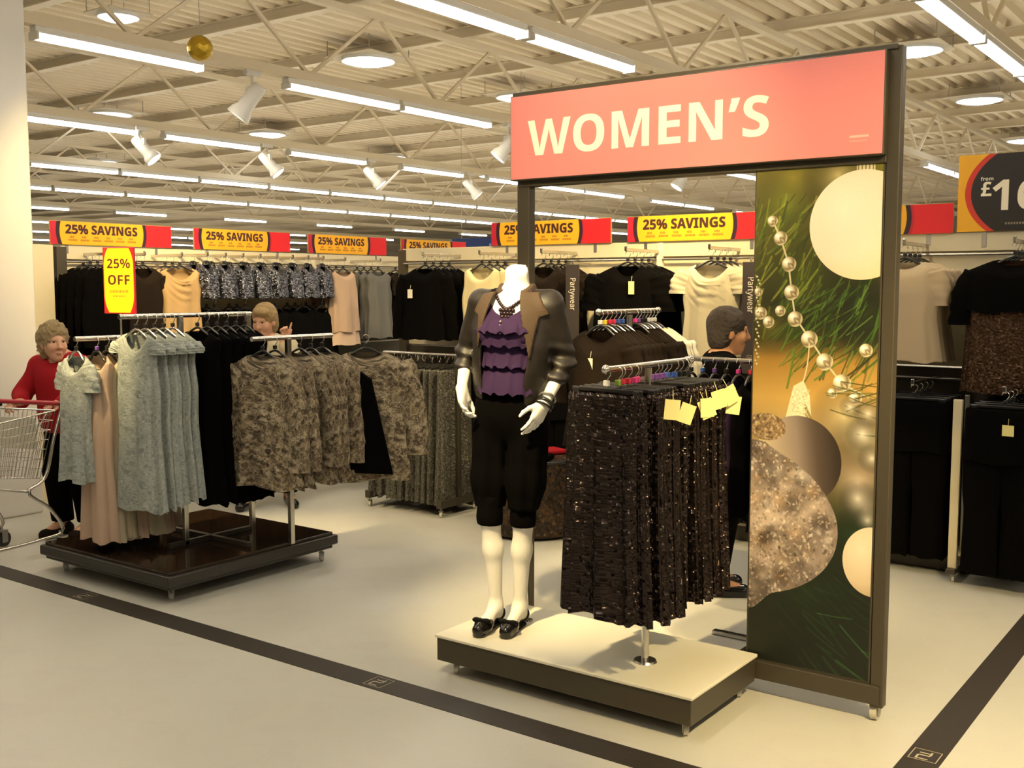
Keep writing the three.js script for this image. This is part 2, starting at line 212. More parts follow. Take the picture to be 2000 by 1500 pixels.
// ---------------------------------------------------------------- printed panels
function printed(tex, rough = 0.55) { return mat(0xffffff, rough, 0, { map: tex }); }
function faceQuad(w, h) { return new THREE.PlaneGeometry(w, h); }
const savingsTex = canvasTex(1024, 166, (g, w, h) => {
  g.fillStyle = '#b5122a'; g.fillRect(0, 0, w, h);
  g.fillStyle = '#2a0a1c'; g.beginPath(); g.moveTo(52, 0); g.quadraticCurveTo(30, h / 2, 62, h); g.lineTo(780, h); g.quadraticCurveTo(812, h / 2, 786, 0); g.fill();
  g.fillStyle = '#e8a713'; g.beginPath(); g.moveTo(84, 0); g.quadraticCurveTo(58, h / 2, 92, h); g.lineTo(752, h); g.quadraticCurveTo(784, h / 2, 760, 0); g.fill();
  g.fillStyle = '#d8121c'; g.beginPath(); g.moveTo(800, 0); g.quadraticCurveTo(826, h / 2, 798, h); g.lineTo(w, h); g.lineTo(w, 0); g.fill();
  g.fillStyle = '#3a1712'; g.font = 'bold 88px sans-serif'; g.textAlign = 'left'; g.strokeStyle = '#3a1712'; g.lineWidth = 4; g.save(); g.scale(1.06, 1); g.fillText('25% SAVINGS', 110, 86, 590); g.strokeText('25% SAVINGS', 110, 86, 590); g.restore();
  g.fillStyle = '#8a5a10'; const q = rng(5); for (let b = 0; b < 6; b++) for (let r = 0; r < 2; r++) for (let i = 0; i < (r ? 8 : 4); i++) g.fillRect(140 + b * 98 + i * 9 + (r ? 0 : 12), 104 + r * 22, 6, 12 + q() * 3);
});
const savingsMat = printed(savingsTex), edgeMat = mat(lin(0.35, 0.24, 0.05), 0.6);
function savingsSign(x, y, z, turn, label) {
  const s = thing('savings_sign', label, 'sign', [x, y, z], turn, 'yellow and red savings signs');
  part('board', rbox(1.14, 0.19, 0.014, 0, 0, 0, 0.003), edgeMat, s); part('print', faceQuad(1.134, 0.184).translate(0, 0, 0.0082), savingsMat, s);
  for (const k of [-0.42, 0.42]) part('bracket', [rbox(0.03, 0.09, 0.01, k, -0.12, -0.012, 0.003)], M.steel, s);
}

// ---------------------------------------------------------------- garments
// every garment hangs from its hook at the local origin; width along x, front toward +z
function garmentGeo(o) {
  const { len, sh, neck = 0.07, drop = 0.06, bust = sh * 0.98, waist = bust * 0.92, hem = bust * 1.1, depth = 0.055, folds = 7, amp = 0.012, neckDepth = 0.05, backDepth = 0.01, strap = 0, top = 0.09, seed = 1, scoop = 0, armIn = 0.02, hemWave = 0.012, lump = 0 } = o;
  const N = o.rows || 30, K = o.cols || 40, pos = [], uv = [], idx = [], q = rng(seed), ph = [q() * 6, q() * 6, q() * 6];
  const hw = (y) => { // half width at distance y under the neck
    if (y < drop) return lerp(neck, sh, Math.pow(y / drop, 0.9));
    const t = (y - drop) / (len - drop);
    if (t < 0.12) return lerp(sh, bust - armIn, sstep(0, 0.12, t)); if (t < 0.3) return lerp(bust - armIn, bust, sstep(0.12, 0.3, t));
    if (t < 0.52) return lerp(bust, waist, sstep(0.3, 0.52, t)); return lerp(waist, hem, Math.pow((t - 0.52) / 0.48, 1.1));
  };
  for (let i = 0; i <= N; i++) {
    const s = i / N, y = i < 7 ? drop * (i / 6) : drop + (len - drop) * ((i - 6) / (N - 6)), w = hw(y), t = y / len;
    const d = depth * sstep(-0.02, drop * 1.6, y) * (0.75 + 0.5 * t) + 0.008;
    for (let k = 0; k <= K; k++) {
      const a = k / K * PI * 2, c = Math.cos(a), si = Math.sin(a), x0 = Math.sign(c) * Math.pow(Math.abs(c), 0.8);
      const f = amp * Math.pow(t, 0.6) * (Math.sin(folds * a + ph[0]) + 0.6 * Math.sin((folds * 2 + 1) * a + ph[1] + t * 1.5) + 0.35 * Math.sin(3 * a + ph[2]));
      let x = x0 * w + c * f * 0.7, z = Math.sign(si) * Math.pow(Math.abs(si), 0.75) * d + si * f, yy = -top - y;
      const nx = Math.abs(x) / (neck + 1e-6); // neckline dips, more in front
      if (y < drop + 0.1) { const dip = (si > 0 ? neckDepth : backDepth) * Math.max(0, 1 - Math.pow(Math.abs(x0) * w / (neck * 1.25), 2)) * (1 - y / (drop + 0.1)); yy -= dip; }
      if (scoop && si > 0) { const cx = Math.abs(x) / (sh * 0.9); z += scoop * Math.max(0, 1 - cx * cx) * Math.exp(-Math.pow((y - 0.16) / 0.11, 2)) * (0.5 + 0.5 * Math.cos((y + x * x * 5) * 95)); }
      if (lump) { const n = noise3(x * 28 + seed, y * 28, z * 28); x += c * lump * n; z += si * lump * n; }
      if (i === N) yy += hemWave * Math.sin(a * 5 + ph[1]) * 0.6;
      pos.push(x, yy, z); uv.push(a / (PI * 2) * (w * 4.2), -y);
    }
  }
  for (let i = 0; i < N; i++) for (let k = 0; k < K; k++) { const a = i * (K + 1) + k, b = a + K + 1; idx.push(a, b, a + 1, b, b + 1, a + 1); }
  const g = new THREE.BufferGeometry(); g.setAttribute('position', new THREE.Float32BufferAttribute(pos, 3)); g.setAttribute('uv', new THREE.Float32BufferAttribute(uv, 2)); g.setIndex(idx); g.computeVertexNormals(); return g;
}
function sleeveGeo(side, o) { // drooping sleeve from the shoulder tip
  const { sh, drop = 0.06, top = 0.09, sl = 0.5, r0 = 0.075, r1 = 0.05, out = 0.09, lump = 0, puff = 0, seed = 2 } = o, pos = [], uv = [], idx = [], N = 14, K = 16;
  for (let i = 0; i <= N; i++) {
    const t = i / N, cx = side * (sh - 0.035 + out * Math.pow(t, 0.6) + 0.02 * Math.sin(t * 2.5)), cy = -top - drop - 0.015 - sl * t, r = lerp(r0, r1, t) * (1 + puff * Math.sin(t * PI));
    for (let k = 0; k <= K; k++) { const a = k / K * PI * 2, n = 1 + 0.07 * Math.sin(a * 3 + t * 9 + seed) + 0.05 * Math.sin(t * 26 + a); let x = cx + Math.cos(a) * r * n, z = Math.sin(a) * r * 0.55 * n, y = cy + (side * Math.cos(a) < 0 ? -1 : 0.6) * r * 0.5 * Math.abs(Math.cos(a)) * (1 - t); if (lump) { const m = noise3(x * 28 + seed, y * 28, z * 28) * lump; x += Math.cos(a) * m; z += Math.sin(a) * m; } pos.push(x, y, z); uv.push(a / 6.283 * r * 6, -sl * t); }
  }
  for (let i = 0; i < N; i++) for (let k = 0; k < K; k++) { const a = i * (K + 1) + k, b = a + K + 1; idx.push(a, b, a + 1, b, b + 1, a + 1); }
  for (const i of [0, N]) { const c = pos.length / 3, t = i / N; pos.push(side * (sh - 0.035 + out * Math.pow(t, 0.6)), -top - drop - 0.015 - sl * t, 0); uv.push(0, 0); if (i === 0) for (let k = 0; k < K; k++) idx.push(c, k, k + 1); }
  const g = new THREE.BufferGeometry(); g.setAttribute('position', new THREE.Float32BufferAttribute(pos, 3)); g.setAttribute('uv', new THREE.Float32BufferAttribute(uv, 2)); g.setIndex(idx); g.computeVertexNormals(); return g;
}
const cubeCols = { red: mat(lin(0.6, 0.03, 0.07), 0.4), purple: mat(lin(0.16, 0.06, 0.3), 0.4), blue: mat(lin(0.04, 0.1, 0.4), 0.4), yellow: mat(lin(0.8, 0.6, 0.05), 0.4), green: mat(lin(0.25, 0.4, 0.05), 0.4), pink: mat(lin(0.7, 0.05, 0.25), 0.4), white: M.white, black: M.blackPlastic };
function hangerOf(g, { clip = false, w = 0.2, drop = 0.06, top = 0.09, m = M.blackPlastic, cube = 'black' } = {}) {
  const pts = []; for (let i = 0; i <= 8; i++) { const a = R(-60 + i * 30); pts.push(V(0.018 * Math.cos(a), -0.012 + 0.022 * Math.sin(a) - 0.006, 0)); }
  const hook = [V(0, -top + 0.02, 0), V(0, -0.055, 0), V(0.004, -0.038, 0), V(0.018, -0.02, 0), V(0.016, 0.0, 0), V(0, 0.008, 0), V(-0.016, 0, 0), V(-0.019, -0.012, 0)];
  part('hook', tube(hook, 0.0024, 16, 5), M.chrome, g);
  part('size_cube', rbox(0.022, 0.022, 0.016, 0, -0.052, 0, 0.003), cubeCols[cube], g);
  if (clip) { part('hanger_bar', [rbox(w * 2, 0.016, 0.01, 0, -top + 0.012, 0, 0.004)], m, g); for (const s of [-1, 1]) part('clip', [rbox(0.03, 0.05, 0.02, s * w * 0.86, -top - 0.008, 0, 0.004)], m, g); }
  else part('hanger_bar', tube([V(-w, -top - drop + 0.004, 0), V(-w * 0.6, -top - drop * 0.55, 0), V(-0.03, -top + 0.012, 0), V(0, -top + 0.02, 0), V(0.03, -top + 0.012, 0), V(w * 0.6, -top - drop * 0.55, 0), V(w, -top - drop + 0.004, 0)], 0.007, 18, 6), m, g);
}
function price(g, x, y, z, w = 0.045, h = 0.075, m = M.tagPaper, tilt = 0) { const o = part('price_tag', [box(w, h, 0.002), bar(V(0, h / 2, 0), V(0, h / 2 + 0.035, -0.01), 0.0012, 5)], m, g); o.position.set(x, y, z); o.rotation.z = tilt; }
function garment(name, category, o, m) {
  const g = new THREE.Group(); g.name = name; g.userData = { category };
  const top = o.top ?? 0.09; hangerOf(g, { clip: o.clip, w: o.clip ? o.sh * 0.9 : o.sh - 0.02, drop: o.drop ?? 0.06, top, m: o.hm || M.blackPlastic, cube: o.cube || 'black' });
  part('body', garmentGeo({ top, ...o }), m, g);
  if (o.sl) for (const s of [-1, 1]) part('sleeve', sleeveGeo(s, { top, ...o }), o.sm || m, g);
  if (o.tag) price(g, ...o.tag);
  return g;
}
const skirtO = (len, w, seed, more = {}) => ({ clip: true, len, sh: w, neck: w * 0.96, drop: 0.012, bust: w, waist: w * 1.02, hem: w * 1.12, neckDepth: 0, backDepth: 0, armIn: 0, seed, depth: 0.022, ...more });
function trouserGarment(name, len, w, m, seed, cube = 'black') { // two flat legs pinned at the waist
  const g = new THREE.Group(); g.name = name; g.userData = { category: 'trousers' }; hangerOf(g, { clip: true, w: w * 0.9, top: 0.09, cube });
  part('body', garmentGeo(skirtO(0.3, w, seed, { hem: w * 1.06, amp: 0.004, depth: 0.03 })), m, g);
  for (const s of [-1, 1]) part('trouser_leg', garmentGeo({ len: len - 0.24, sh: w * 0.53, neck: w * 0.52, drop: 0.01, bust: w * 0.52, waist: w * 0.46, hem: w * 0.5, neckDepth: 0, backDepth: 0, armIn: 0, seed: seed + s + 3, depth: 0.026, top: 0.31, amp: 0.007, folds: 4, cols: 24 }).translate(s * w * 0.5, 0, 0), m, g);
  return g;
}
const place = (proto, label, pos, turn, group) => copy(proto, label, pos, turn, group);
const OUT = -PI / 2; // garments that face the aisle (toward -x)

// ---------------------------------------------------------------- castors
const wheelGeo = new THREE.CylinderGeometry(0.024, 0.024, 0.018, 16).rotateX(PI / 2), forkGeo = merge([box(0.03, 0.004, 0.03, 0, 0.052, 0), box(0.022, 0.04, 0.003, 0.004, 0.034, 0.012), box(0.022, 0.04, 0.003, 0.004, 0.034, -0.012), bar(V(0, 0.05, 0), V(0, 0.07, 0), 0.006, 8)]);
function castor(parent, x, z, turn = 0, m = M.castor, k = 1) { const c = part('castor', forkGeo, M.steel, parent); c.position.set(x, 0, z); c.rotation.y = turn; c.scale.setScalar(k); part('wheel', wheelGeo, m, c).position.set(0.008, 0.024, 0); }

// ---------------------------------------------------------------- the mobile sign with its poster
{
  const s = thing('sign_frame', 'tall dark frame on castors holding the pink sign and bauble poster', 'sign frame', [4.15, 0, 0]);
  part('post', [rbox(0.05, 2.52, 0.07, 0, 0.07 + 1.26, -2.955, 0.005)], M.frame, s); part('post', [rbox(0.05, 2.53, 0.05, 0, 0.06 + 1.265, -1.258, 0.005)], M.frame, s);
  part('rail', [rbox(0.06, 0.035, 1.7, 0, 2.18, -2.13, 0.004), rbox(0.07, 0.02, 1.76, 0, 2.585, -2.13, 0.004)], M.frame, s);
  const wom = canvasTex(1536, 338, (g, w, h) => {
    g.fillStyle = '#ea8883'; g.fillRect(0, 0, w, h); g.fillStyle = '#fff6e4'; g.font = 'bold 200px sans-serif'; g.textAlign = 'left'; g.textBaseline = 'alphabetic'; g.save(); g.scale(1.13, 1); g.fillText('WOMEN\u2019S', 76, 246); g.restore();
    g.fillStyle = '#f7b9a6'; g.fillRect(1424, 272, 66, 8); g.fillStyle = '#f09a90'; g.fillRect(1424, 288, 60, 6);
  });
  const b = part('sign_box', rbox(0.07, 0.385, 1.72, -0.03, 2.382, -2.14, 0.004), M.frame, s); part('sign_print', faceQuad(1.71, 0.375).rotateY(OUT).translate(-0.0665, 2.382, -2.14), printed(wom, 0.6), b, 'pink panel lettered in cream capitals');
  const poster = canvasTex(500, 2000, (g, w, h) => {
    const q = rng(21), grad = (x, y, r, st) => { const a = g.createRadialGradient(x, y, 0, x, y, r); st.forEach(([t, c]) => a.addColorStop(t, c)); return a; };
    const bg = g.createLinearGradient(0, 0, 0, h); [[0, '#7d7420'], [0.07, '#6d671f'], [0.16, '#4a4a16'], [0.26, '#33330f'], [0.34, '#3a3712'], [0.38, '#9a7430'], [0.46, '#bd9850'], [0.52, '#ac9260'], [0.6, '#8a7448'], [0.7, '#2a3312'], [0.8, '#1c220c'], [1, '#10160a']].forEach(([t, c]) => bg.addColorStop(t, c)); g.fillStyle = bg; g.fillRect(0, 0, w, h);
    const blob = (x, y, r, c, a = 0.6) => { g.globalAlpha = a; g.fillStyle = grad(x, y, r, [[0, c], [1, 'rgba(0,0,0,0)']]); g.fillRect(x - r, y - r, 2 * r, 2 * r); g.globalAlpha = 1; };
    for (const [x, y, r, c, a] of [[150, 60, 200, '#a89a30', 0.8], [330, 60, 150, '#d8c48c', 0.8], [120, 160, 160, '#7d8a22', 0.7], [420, 90, 90, '#e0d2a0', 0.6], [400, 560, 220, '#1e2408', 0.8], [200, 480, 200, '#54641c', 0.6], [470, 600, 150, '#20280a', 0.9], [80, 640, 140, '#7a7a28', 0.5], [380, 980, 150, '#d9c99a', 0.8], [460, 1060, 140, '#c4c0a4', 0.7], [440, 1230, 170, '#d8c4b0', 0.8], [470, 1330, 110, '#e6d8c8', 0.7], [440, 1440, 120, '#1f3a14', 0.9], [250, 1700, 300, '#1a2a0e', 0.7]]) blob(x, y, r, c, a);
    const needles = (n, x0, x1, y0, y1, ang, cols, len, wd, al) => { for (let i = 0; i < n; i++) { const x = lerp(x0, x1, q()), y = lerp(y0, y1, q()), a = ang + (q() - 0.5) * 0.9, l = len * (0.5 + q()); g.globalAlpha = al * (0.5 + 0.5 * q()); g.strokeStyle = cols[Math.floor(q() * cols.length)]; g.lineWidth = wd * (0.5 + q()); g.lineCap = 'round'; g.beginPath(); g.moveTo(x, y); g.quadraticCurveTo(x + Math.cos(a) * l * 0.5, y + Math.sin(a) * l * 0.5 + 6, x + Math.cos(a) * l, y + Math.sin(a) * l); g.stroke(); } g.globalAlpha = 1; };
    needles(130, 0, 300, 120, 560, 2.1, ['#8f9a2e', '#5f7a1e', '#3e5212', '#2c360e', '#a8a444'], 90, 7, 0.6);
    needles(170, 150, 520, 430, 760, 2.2, ['#2f4a14', '#48701e', '#1a230a', '#5c7a30', '#23300e'], 110, 6, 0.7);
    needles(60, 120, 500, 1540, 1980, 0.5, ['#18301a', '#24451e', '#0c160a'], 130, 8, 0.5); needles(7, 200, 500, 1740, 1960, 0.35, ['#3a7038', '#4f8a44'], 150, 7, 0.55);
    const orb = (x, y, r, st, sy = 1) => { g.save(); g.translate(x, y); g.scale(1, sy); g.fillStyle = grad(-r * 0.35, -r * 0.3, r * 1.6, st); g.beginPath(); g.arc(0, 0, r, 0, 7); g.fill(); g.restore(); };
    // the large white bauble, top right
    g.fillStyle = '#d9cfae'; g.fillRect(400, 0, 70, 50); g.fillStyle = '#8f7a40'; for (let i = 0; i < 5; i++) g.fillRect(404 + i * 14, 0, 5, 46);
    orb(428, 248, 206, [[0, '#fbf0d8'], [0.55, '#f3e0c4'], [0.85, '#e2c9a2'], [1, '#c9ad7c']]);
    for (let i = 0; i < 2600; i++) { const a = q() * 6.3, d = Math.sqrt(q()) * 204; g.globalAlpha = 0.18; g.fillStyle = q() < 0.5 ? '#fffaf0' : '#d8bf98'; g.fillRect(428 + Math.cos(a) * d, 248 + Math.sin(a) * d, 2, 2); } g.globalAlpha = 1;
    // chain of silver beads
    const bead = (x, y, r) => { orb(x, y, r, [[0, '#fffbea'], [0.3, '#d9cfb0'], [0.6, '#7a6a48'], [0.8, '#cfc4a0'], [1, '#5a4c30']]); g.globalAlpha = 0.5; g.fillStyle = '#5a4526'; g.beginPath(); g.ellipse(x + r * 0.25, y + r * 0.2, r * 0.55, r * 0.3, 0.7, 0, 7); g.fill(); g.fillStyle = '#efe4c2'; g.beginPath(); g.ellipse(x + r * 0.3, y + r * 0.28, r * 0.25, r * 0.16, 0.7, 0, 7); g.fill(); g.globalAlpha = 1; g.fillStyle = '#fffdf2'; g.beginPath(); g.arc(x - r * 0.45, y - r * 0.35, r * 0.25, 0, 7); g.fill(); };
    g.strokeStyle = '#cabf9a'; g.lineWidth = 7; g.beginPath(); [[70, 220], [105, 290], [140, 390], [155, 500], [172, 600], [232, 680], [296, 768], [365, 850], [470, 900]].forEach(([x, y], i) => (i ? g.lineTo(x, y) : g.moveTo(x, y))); g.stroke();
    for (const [x, y, r] of [[70, 222, 22], [105, 290, 28], [142, 392, 30], [155, 502, 31], [172, 606, 31], [232, 684, 34], [296, 770, 34], [366, 850, 36], [110, 575, 22], [62, 620, 24], [28, 585, 26], [16, 500, 18], [455, 720, 26], [420, 905, 26], [330, 890, 20]]) bead(x, y, r);
    for (let i = 0; i < 26; i++) bead(10 + (i % 3) * 6, 440 + i * 14, 5);
    needles(14, 300, 480, 840, 1060, -0.1, ['#3a4a1c', '#2a3412'], 180, 4, 0.8);
    // matt silver bauble with its cap
    g.strokeStyle = '#d8c49a'; g.lineWidth = 5; g.beginPath(); g.moveTo(232, 700); g.quadraticCurveTo(232, 790, 208, 860); g.stroke();
    g.fillStyle = '#ded2aa'; g.beginPath(); g.moveTo(172, 870); g.lineTo(212, 846); g.lineTo(238, 900); g.lineTo(250, 1010); g.lineTo(140, 1004); g.fill(); g.fillStyle = '#8c7a4c'; g.beginPath(); g.moveTo(218, 930); g.lineTo(262, 1012); g.lineTo(226, 1012); g.fill(); for (let i = 0; i < 240; i++) { g.globalAlpha = 0.4; g.fillStyle = q() < 0.6 ? '#fff6d8' : '#a08e60'; g.fillRect(165 + q() * 70, 880 + q() * 120, 5, 5); } g.globalAlpha = 1;
    g.save(); g.beginPath(); g.arc(195, 1165, 178, 0, 7); g.clip(); const sg = g.createLinearGradient(30, 1200, 375, 1150); [[0, '#d9c48c'], [0.2, '#b8a68c'], [0.5, '#8c7c70'], [0.72, '#51443a'], [1, '#2a2118']].forEach(([t, c]) => sg.addColorStop(t, c)); g.fillStyle = sg; g.fillRect(0, 980, 400, 400); g.restore();
    // mottled glass drop
    g.fillStyle = '#8f7658'; g.beginPath(); g.ellipse(60, 1040, 85, 55, 0.05, 0, 7); g.fill();
    const drop = () => { g.beginPath(); g.moveTo(-10, 1095); g.lineTo(58, 1100); g.bezierCurveTo(110, 1150, 280, 1180, 355, 1370); g.bezierCurveTo(400, 1520, 300, 1660, 120, 1710); g.bezierCurveTo(60, 1728, 50, 1790, -10, 1800); g.closePath(); };
    for (const [x, y, r] of [[470, 960, 60], [450, 1040, 70], [490, 1130, 60], [440, 1290, 80], [480, 1370, 60], [400, 940, 45]]) blob(x, y, r, '#efe6d4', 0.75);
    g.fillStyle = grad(100, 1400, 380, [[0, '#cdb8a4'], [0.5, '#b09c8c'], [0.8, '#8d7d72'], [1, '#60544a']]); drop(); g.fill(); g.save(); drop(); g.clip(); for (let i = 0; i < 90; i++) blob(q() * 380, 1110 + q() * 660, 20 + q() * 50, q() < 0.45 ? '#4a3c30' : q() < 0.5 ? '#c79a6a' : '#f2e6d6', 0.5);
    for (let i = 0; i < 1700; i++) { g.globalAlpha = 0.12 + 0.45 * q(); g.fillStyle = ['#efe2d0', '#5a4a3c', '#33291f', '#c2a078', '#b5a89c', '#fbf0dc', '#7a6450', '#d8c8bc'][Math.floor(q() * 8)]; g.beginPath(); g.ellipse(q() * 390, 1100 + q() * 700, 2 + q() * 8, 2 + q() * 5, q() * 3, 0, 7); g.fill(); } g.restore(); g.save(); g.beginPath(); g.ellipse(60, 1040, 85, 55, 0.05, 0, 7); g.clip();
    for (let i = 0; i < 240; i++) { g.globalAlpha = 0.4; g.fillStyle = ['#e6d2a8', '#6a5236', '#3a2a1a', '#c8a878'][Math.floor(q() * 4)]; g.beginPath(); g.ellipse(q() * 150, 985 + q() * 110, 2 + q() * 9, 2 + q() * 5, q() * 3, 0, 7); g.fill(); } g.restore(); g.globalAlpha = 1;
    orb(505, 1530, 118, [[0, '#f2e2c4'], [0.6, '#dcc7a4'], [1, '#a88f68']], 1.15);
  });
  const pan = part('poster_panel', rbox(0.04, 2.05, 0.52, 0, 1.165, -1.545, 0.004), M.frame, s); part('poster_print', faceQuad(0.505, 2.03).rotateY(OUT).translate(-0.0212, 1.172, -1.545), printed(poster, 0.45), pan, 'poster of white and silver baubles on green fir');
  part('base', [rbox(0.07, 0.075, 0.56, 0, 0.11, -1.525, 0.004), rbox(0.07, 0.05, 1.2, 0.02, 0.095, -2.4, 0.004)], M.frame, s);
  for (const z of [-2.955, -1.27]) { castor(s, 0, z, 0, M.clear, 1.4); }
}
{ // low platform under the mannequin
  const p = thing('display_platform', 'low white topped platform with dark sides under the mannequin', 'platform', [3.815, 0, -2.37]);
  part('top', rbox(0.6, 0.014, 1.25, 0, 0.173, 0, 0.004), mat(lin(0.72, 0.68, 0.54), 0.45), p); part('side', [rbox(0.585, 0.105, 1.235, 0, 0.116, 0, 0.004)], M.frame, p);
  for (const [x, z] of [[-0.24, -0.55], [-0.24, 0.57], [0.24, -0.55], [0.24, 0.57]]) castor(p, x, z, 0.6, M.clear, 0.95);
}
{ // single rail on the platform, full of sequin skirts
  const r = thing('garment_rail', 'chrome single pole rail full of black sequin skirts on the white platform', 'clothes rail', [3.76, 0.18, -2.08]);
  part('pole', [bar(V(0, 0, 0), V(0, 1.2, 0), 0.015, 14)], M.chrome, r); part('foot', [new THREE.CylinderGeometry(0.045, 0.05, 0.008, 20).translate(0, 0.004, 0)], M.chrome, r);
  part('rail_bar', [bar(V(-0.32, 1.212, 0), V(0.36, 1.212, 0), 0.012, 12)], M.chrome, r); for (const x of [-0.325, 0.365]) part('end_stop', new THREE.SphereGeometry(0.018, 12, 8).translate(x, 1.212, 0), M.chrome, r);
  const cubes = ['white', 'green', 'red', 'red', 'pink', 'pink', 'purple', 'purple', 'purple', 'blue', 'blue', 'black', 'black', 'black'];
  for (let i = 0; i < 14; i++) {
    const g = garment('sequin_skirt', 'skirt', skirtO(0.86, 0.18 + (i % 3) * 0.006, 30 + i, { cube: cubes[i], amp: 0.019, folds: 10, hemWave: 0.02, cols: 56, rows: 30 }), M.seqBlack);
    if ([2, 4, 6, 7, 9, 11, 13].includes(i)) { price(g, 0.225, rr(-0.19, -0.1), 0.0, 0.06, 0.075, M.tagPaper, rr(-0.5, 0.5)); g.children.at(-1).rotation.y = 0.9; }
    const c = copy(g, i === 0 ? 'long black sequin skirt, foremost on the platform rail' : i === 13 ? 'long black sequin skirt, last on the platform rail by the poster' : `long black sequin skirt, ${ORD[i]} from the front on the platform rail`, [i < 6 ? 3.46 + i * 0.045 : 3.82 + (i - 6) * 0.04, 1.39, -2.08 + rr(-0.012, 0.012)], OUT + rr(-0.1, 0.1), 'sequin skirts on the platform rail');
  }
}
{ // rails behind the sign
  const r = thing('garment_rail', 'chrome rail of brown tops standing behind the sequin skirts', 'clothes rail', [5.03, 0, -2.9]);
  part('pole', [bar(V(0, 0.02, 0), V(0, 1.55, 0), 0.016, 14)], M.chrome, r); part('foot', [rbox(0.5, 0.02, 0.04, 0, 0.012, 0, 0.006), rbox(0.04, 0.02, 0.5, 0, 0.012, 0, 0.006)], M.chrome, r);
  part('rail_bar', [bar(V(-0.31, 1.57, 0), V(0.31, 1.57, 0), 0.013, 12)], M.chrome, r); for (const x of [-0.315, 0.315]) part('end_stop', new THREE.SphereGeometry(0.018, 12, 8).translate(x, 1.57, 0), M.chrome, r);
  const cube = ['white', 'yellow', 'red', 'red', 'blue', 'blue', 'pink', 'purple', 'black', 'black', 'white', 'white', 'white'];
  for (let i = 0; i < 13; i++) {
    const wht = i > 9, g = garment(wht ? 'white_blouse' : 'brown_blouse', 'blouse', { len: 0.62, sh: 0.2, neck: 0.085, drop: 0.075, neckDepth: 0.07, sl: wht ? 0.22 : 0.3, r0: 0.07, r1: 0.06, out: 0.05, seed: 60 + i, cube: cube[i], hm: i % 2 ? M.chrome : M.blackPlastic, tag: i === 0 ? [-0.02, -0.28, 0.06, 0.03, 0.09, M.whitePaper] : undefined }, wht ? M.whiteCloth : M.darkBrown);
    copy(g, i === 0 ? 'dark brown top with pale tag, foremost behind the skirts' : wht ? `white top, ${ORD[12 - i]} from the far end of the rail behind the skirts` : `dark brown top, ${ORD[i]} from the front on the rail behind the skirts`, [i < 6 ? 4.73 + i * 0.045 : 5.09 + (i - 6) * 0.036, 1.57, -2.9], OUT + rr(-0.06, 0.06), 'tops on the rail behind the skirts');
  }
  const b = thing('garment_rail', 'chrome rail of dark tops half hidden by the bauble poster', 'clothes rail', [4.75, 0, -2.0]);
  part('pole', [bar(V(0, 0.02, 0), V(0, 1.34, 0), 0.016, 14)], M.chrome, b); part('foot', [rbox(0.5, 0.02, 0.04, 0, 0.012, 0, 0.006), rbox(0.04, 0.02, 0.5, 0, 0.012, 0, 0.006)], M.chrome, b); part('rail_bar', [bar(V(0, 1.35, -0.42), V(0, 1.35, 0.4), 0.012, 12)], M.chrome, b);
  const cb = ['black', 'blue', 'purple', 'black', 'pink', 'red', 'yellow', 'yellow', 'black', 'black', 'black', 'black'];
  for (let i = 0; i < 12; i++) { const pr = i % 3 === 1, g = garment(pr ? 'purple_blouse' : 'black_blouse', 'blouse', { len: 0.62, sh: 0.17, neck: 0.08, drop: 0.07, seed: 80 + i, cube: cb[i], amp: 0.016, folds: 9 }, pr ? M.purple : M.black); copy(g, (pr ? 'purple ruffled' : 'black') + ` top, ${ORD[i]} from the left on the rail beside the poster`, [4.75, 1.35, i < 6 ? -2.39 + i * 0.062 : -1.92 + (i - 6) * 0.058], rr(-0.08, 0.08), 'dark tops on the rail beside the poster'); }
}
{ // round drum stand seen between the mannequin and the skirts
  const d = thing('drum_stand', 'round brown mottled drum with folded clothes behind the mannequin', 'display drum', [6.05, 0, -4.25]);
  part('drum', new THREE.LatheGeometry([[0.0, 0.02], [0.33, 0.02], [0.34, 0.04], [0.34, 0.52], [0.33, 0.53], [0, 0.53]].map(([x, y]) => new THREE.Vector2(x, y)), 40), M.drumCloth, d);
  part('rim', new THREE.TorusGeometry(0.34, 0.012, 8, 40).rotateX(PI / 2).translate(0, 0.53, 0), M.blackPlastic, d);
  [[-0.13, -0.15, 0.2, M.whiteCloth, 'cream folded top lying on the drum'], [0.14, 0.03, -0.4, M.red, 'red folded top lying on the drum'], [-0.13, 0.14, 0.3, M.black, 'black folded top lying on the drum']].forEach(([x, z, a, m, l]) => { const o = part('folded_blouse', rbox(0.22, 0.035, 0.17, 0, 0, 0, 0.016), m, scene); o.name = numbered('folded_blouse'); o.position.set(6.05 + x, 0.549, -4.25 + z); o.rotation.y = a; tag(o, l, 'folded clothes', 'clothes on the drum'); });
}

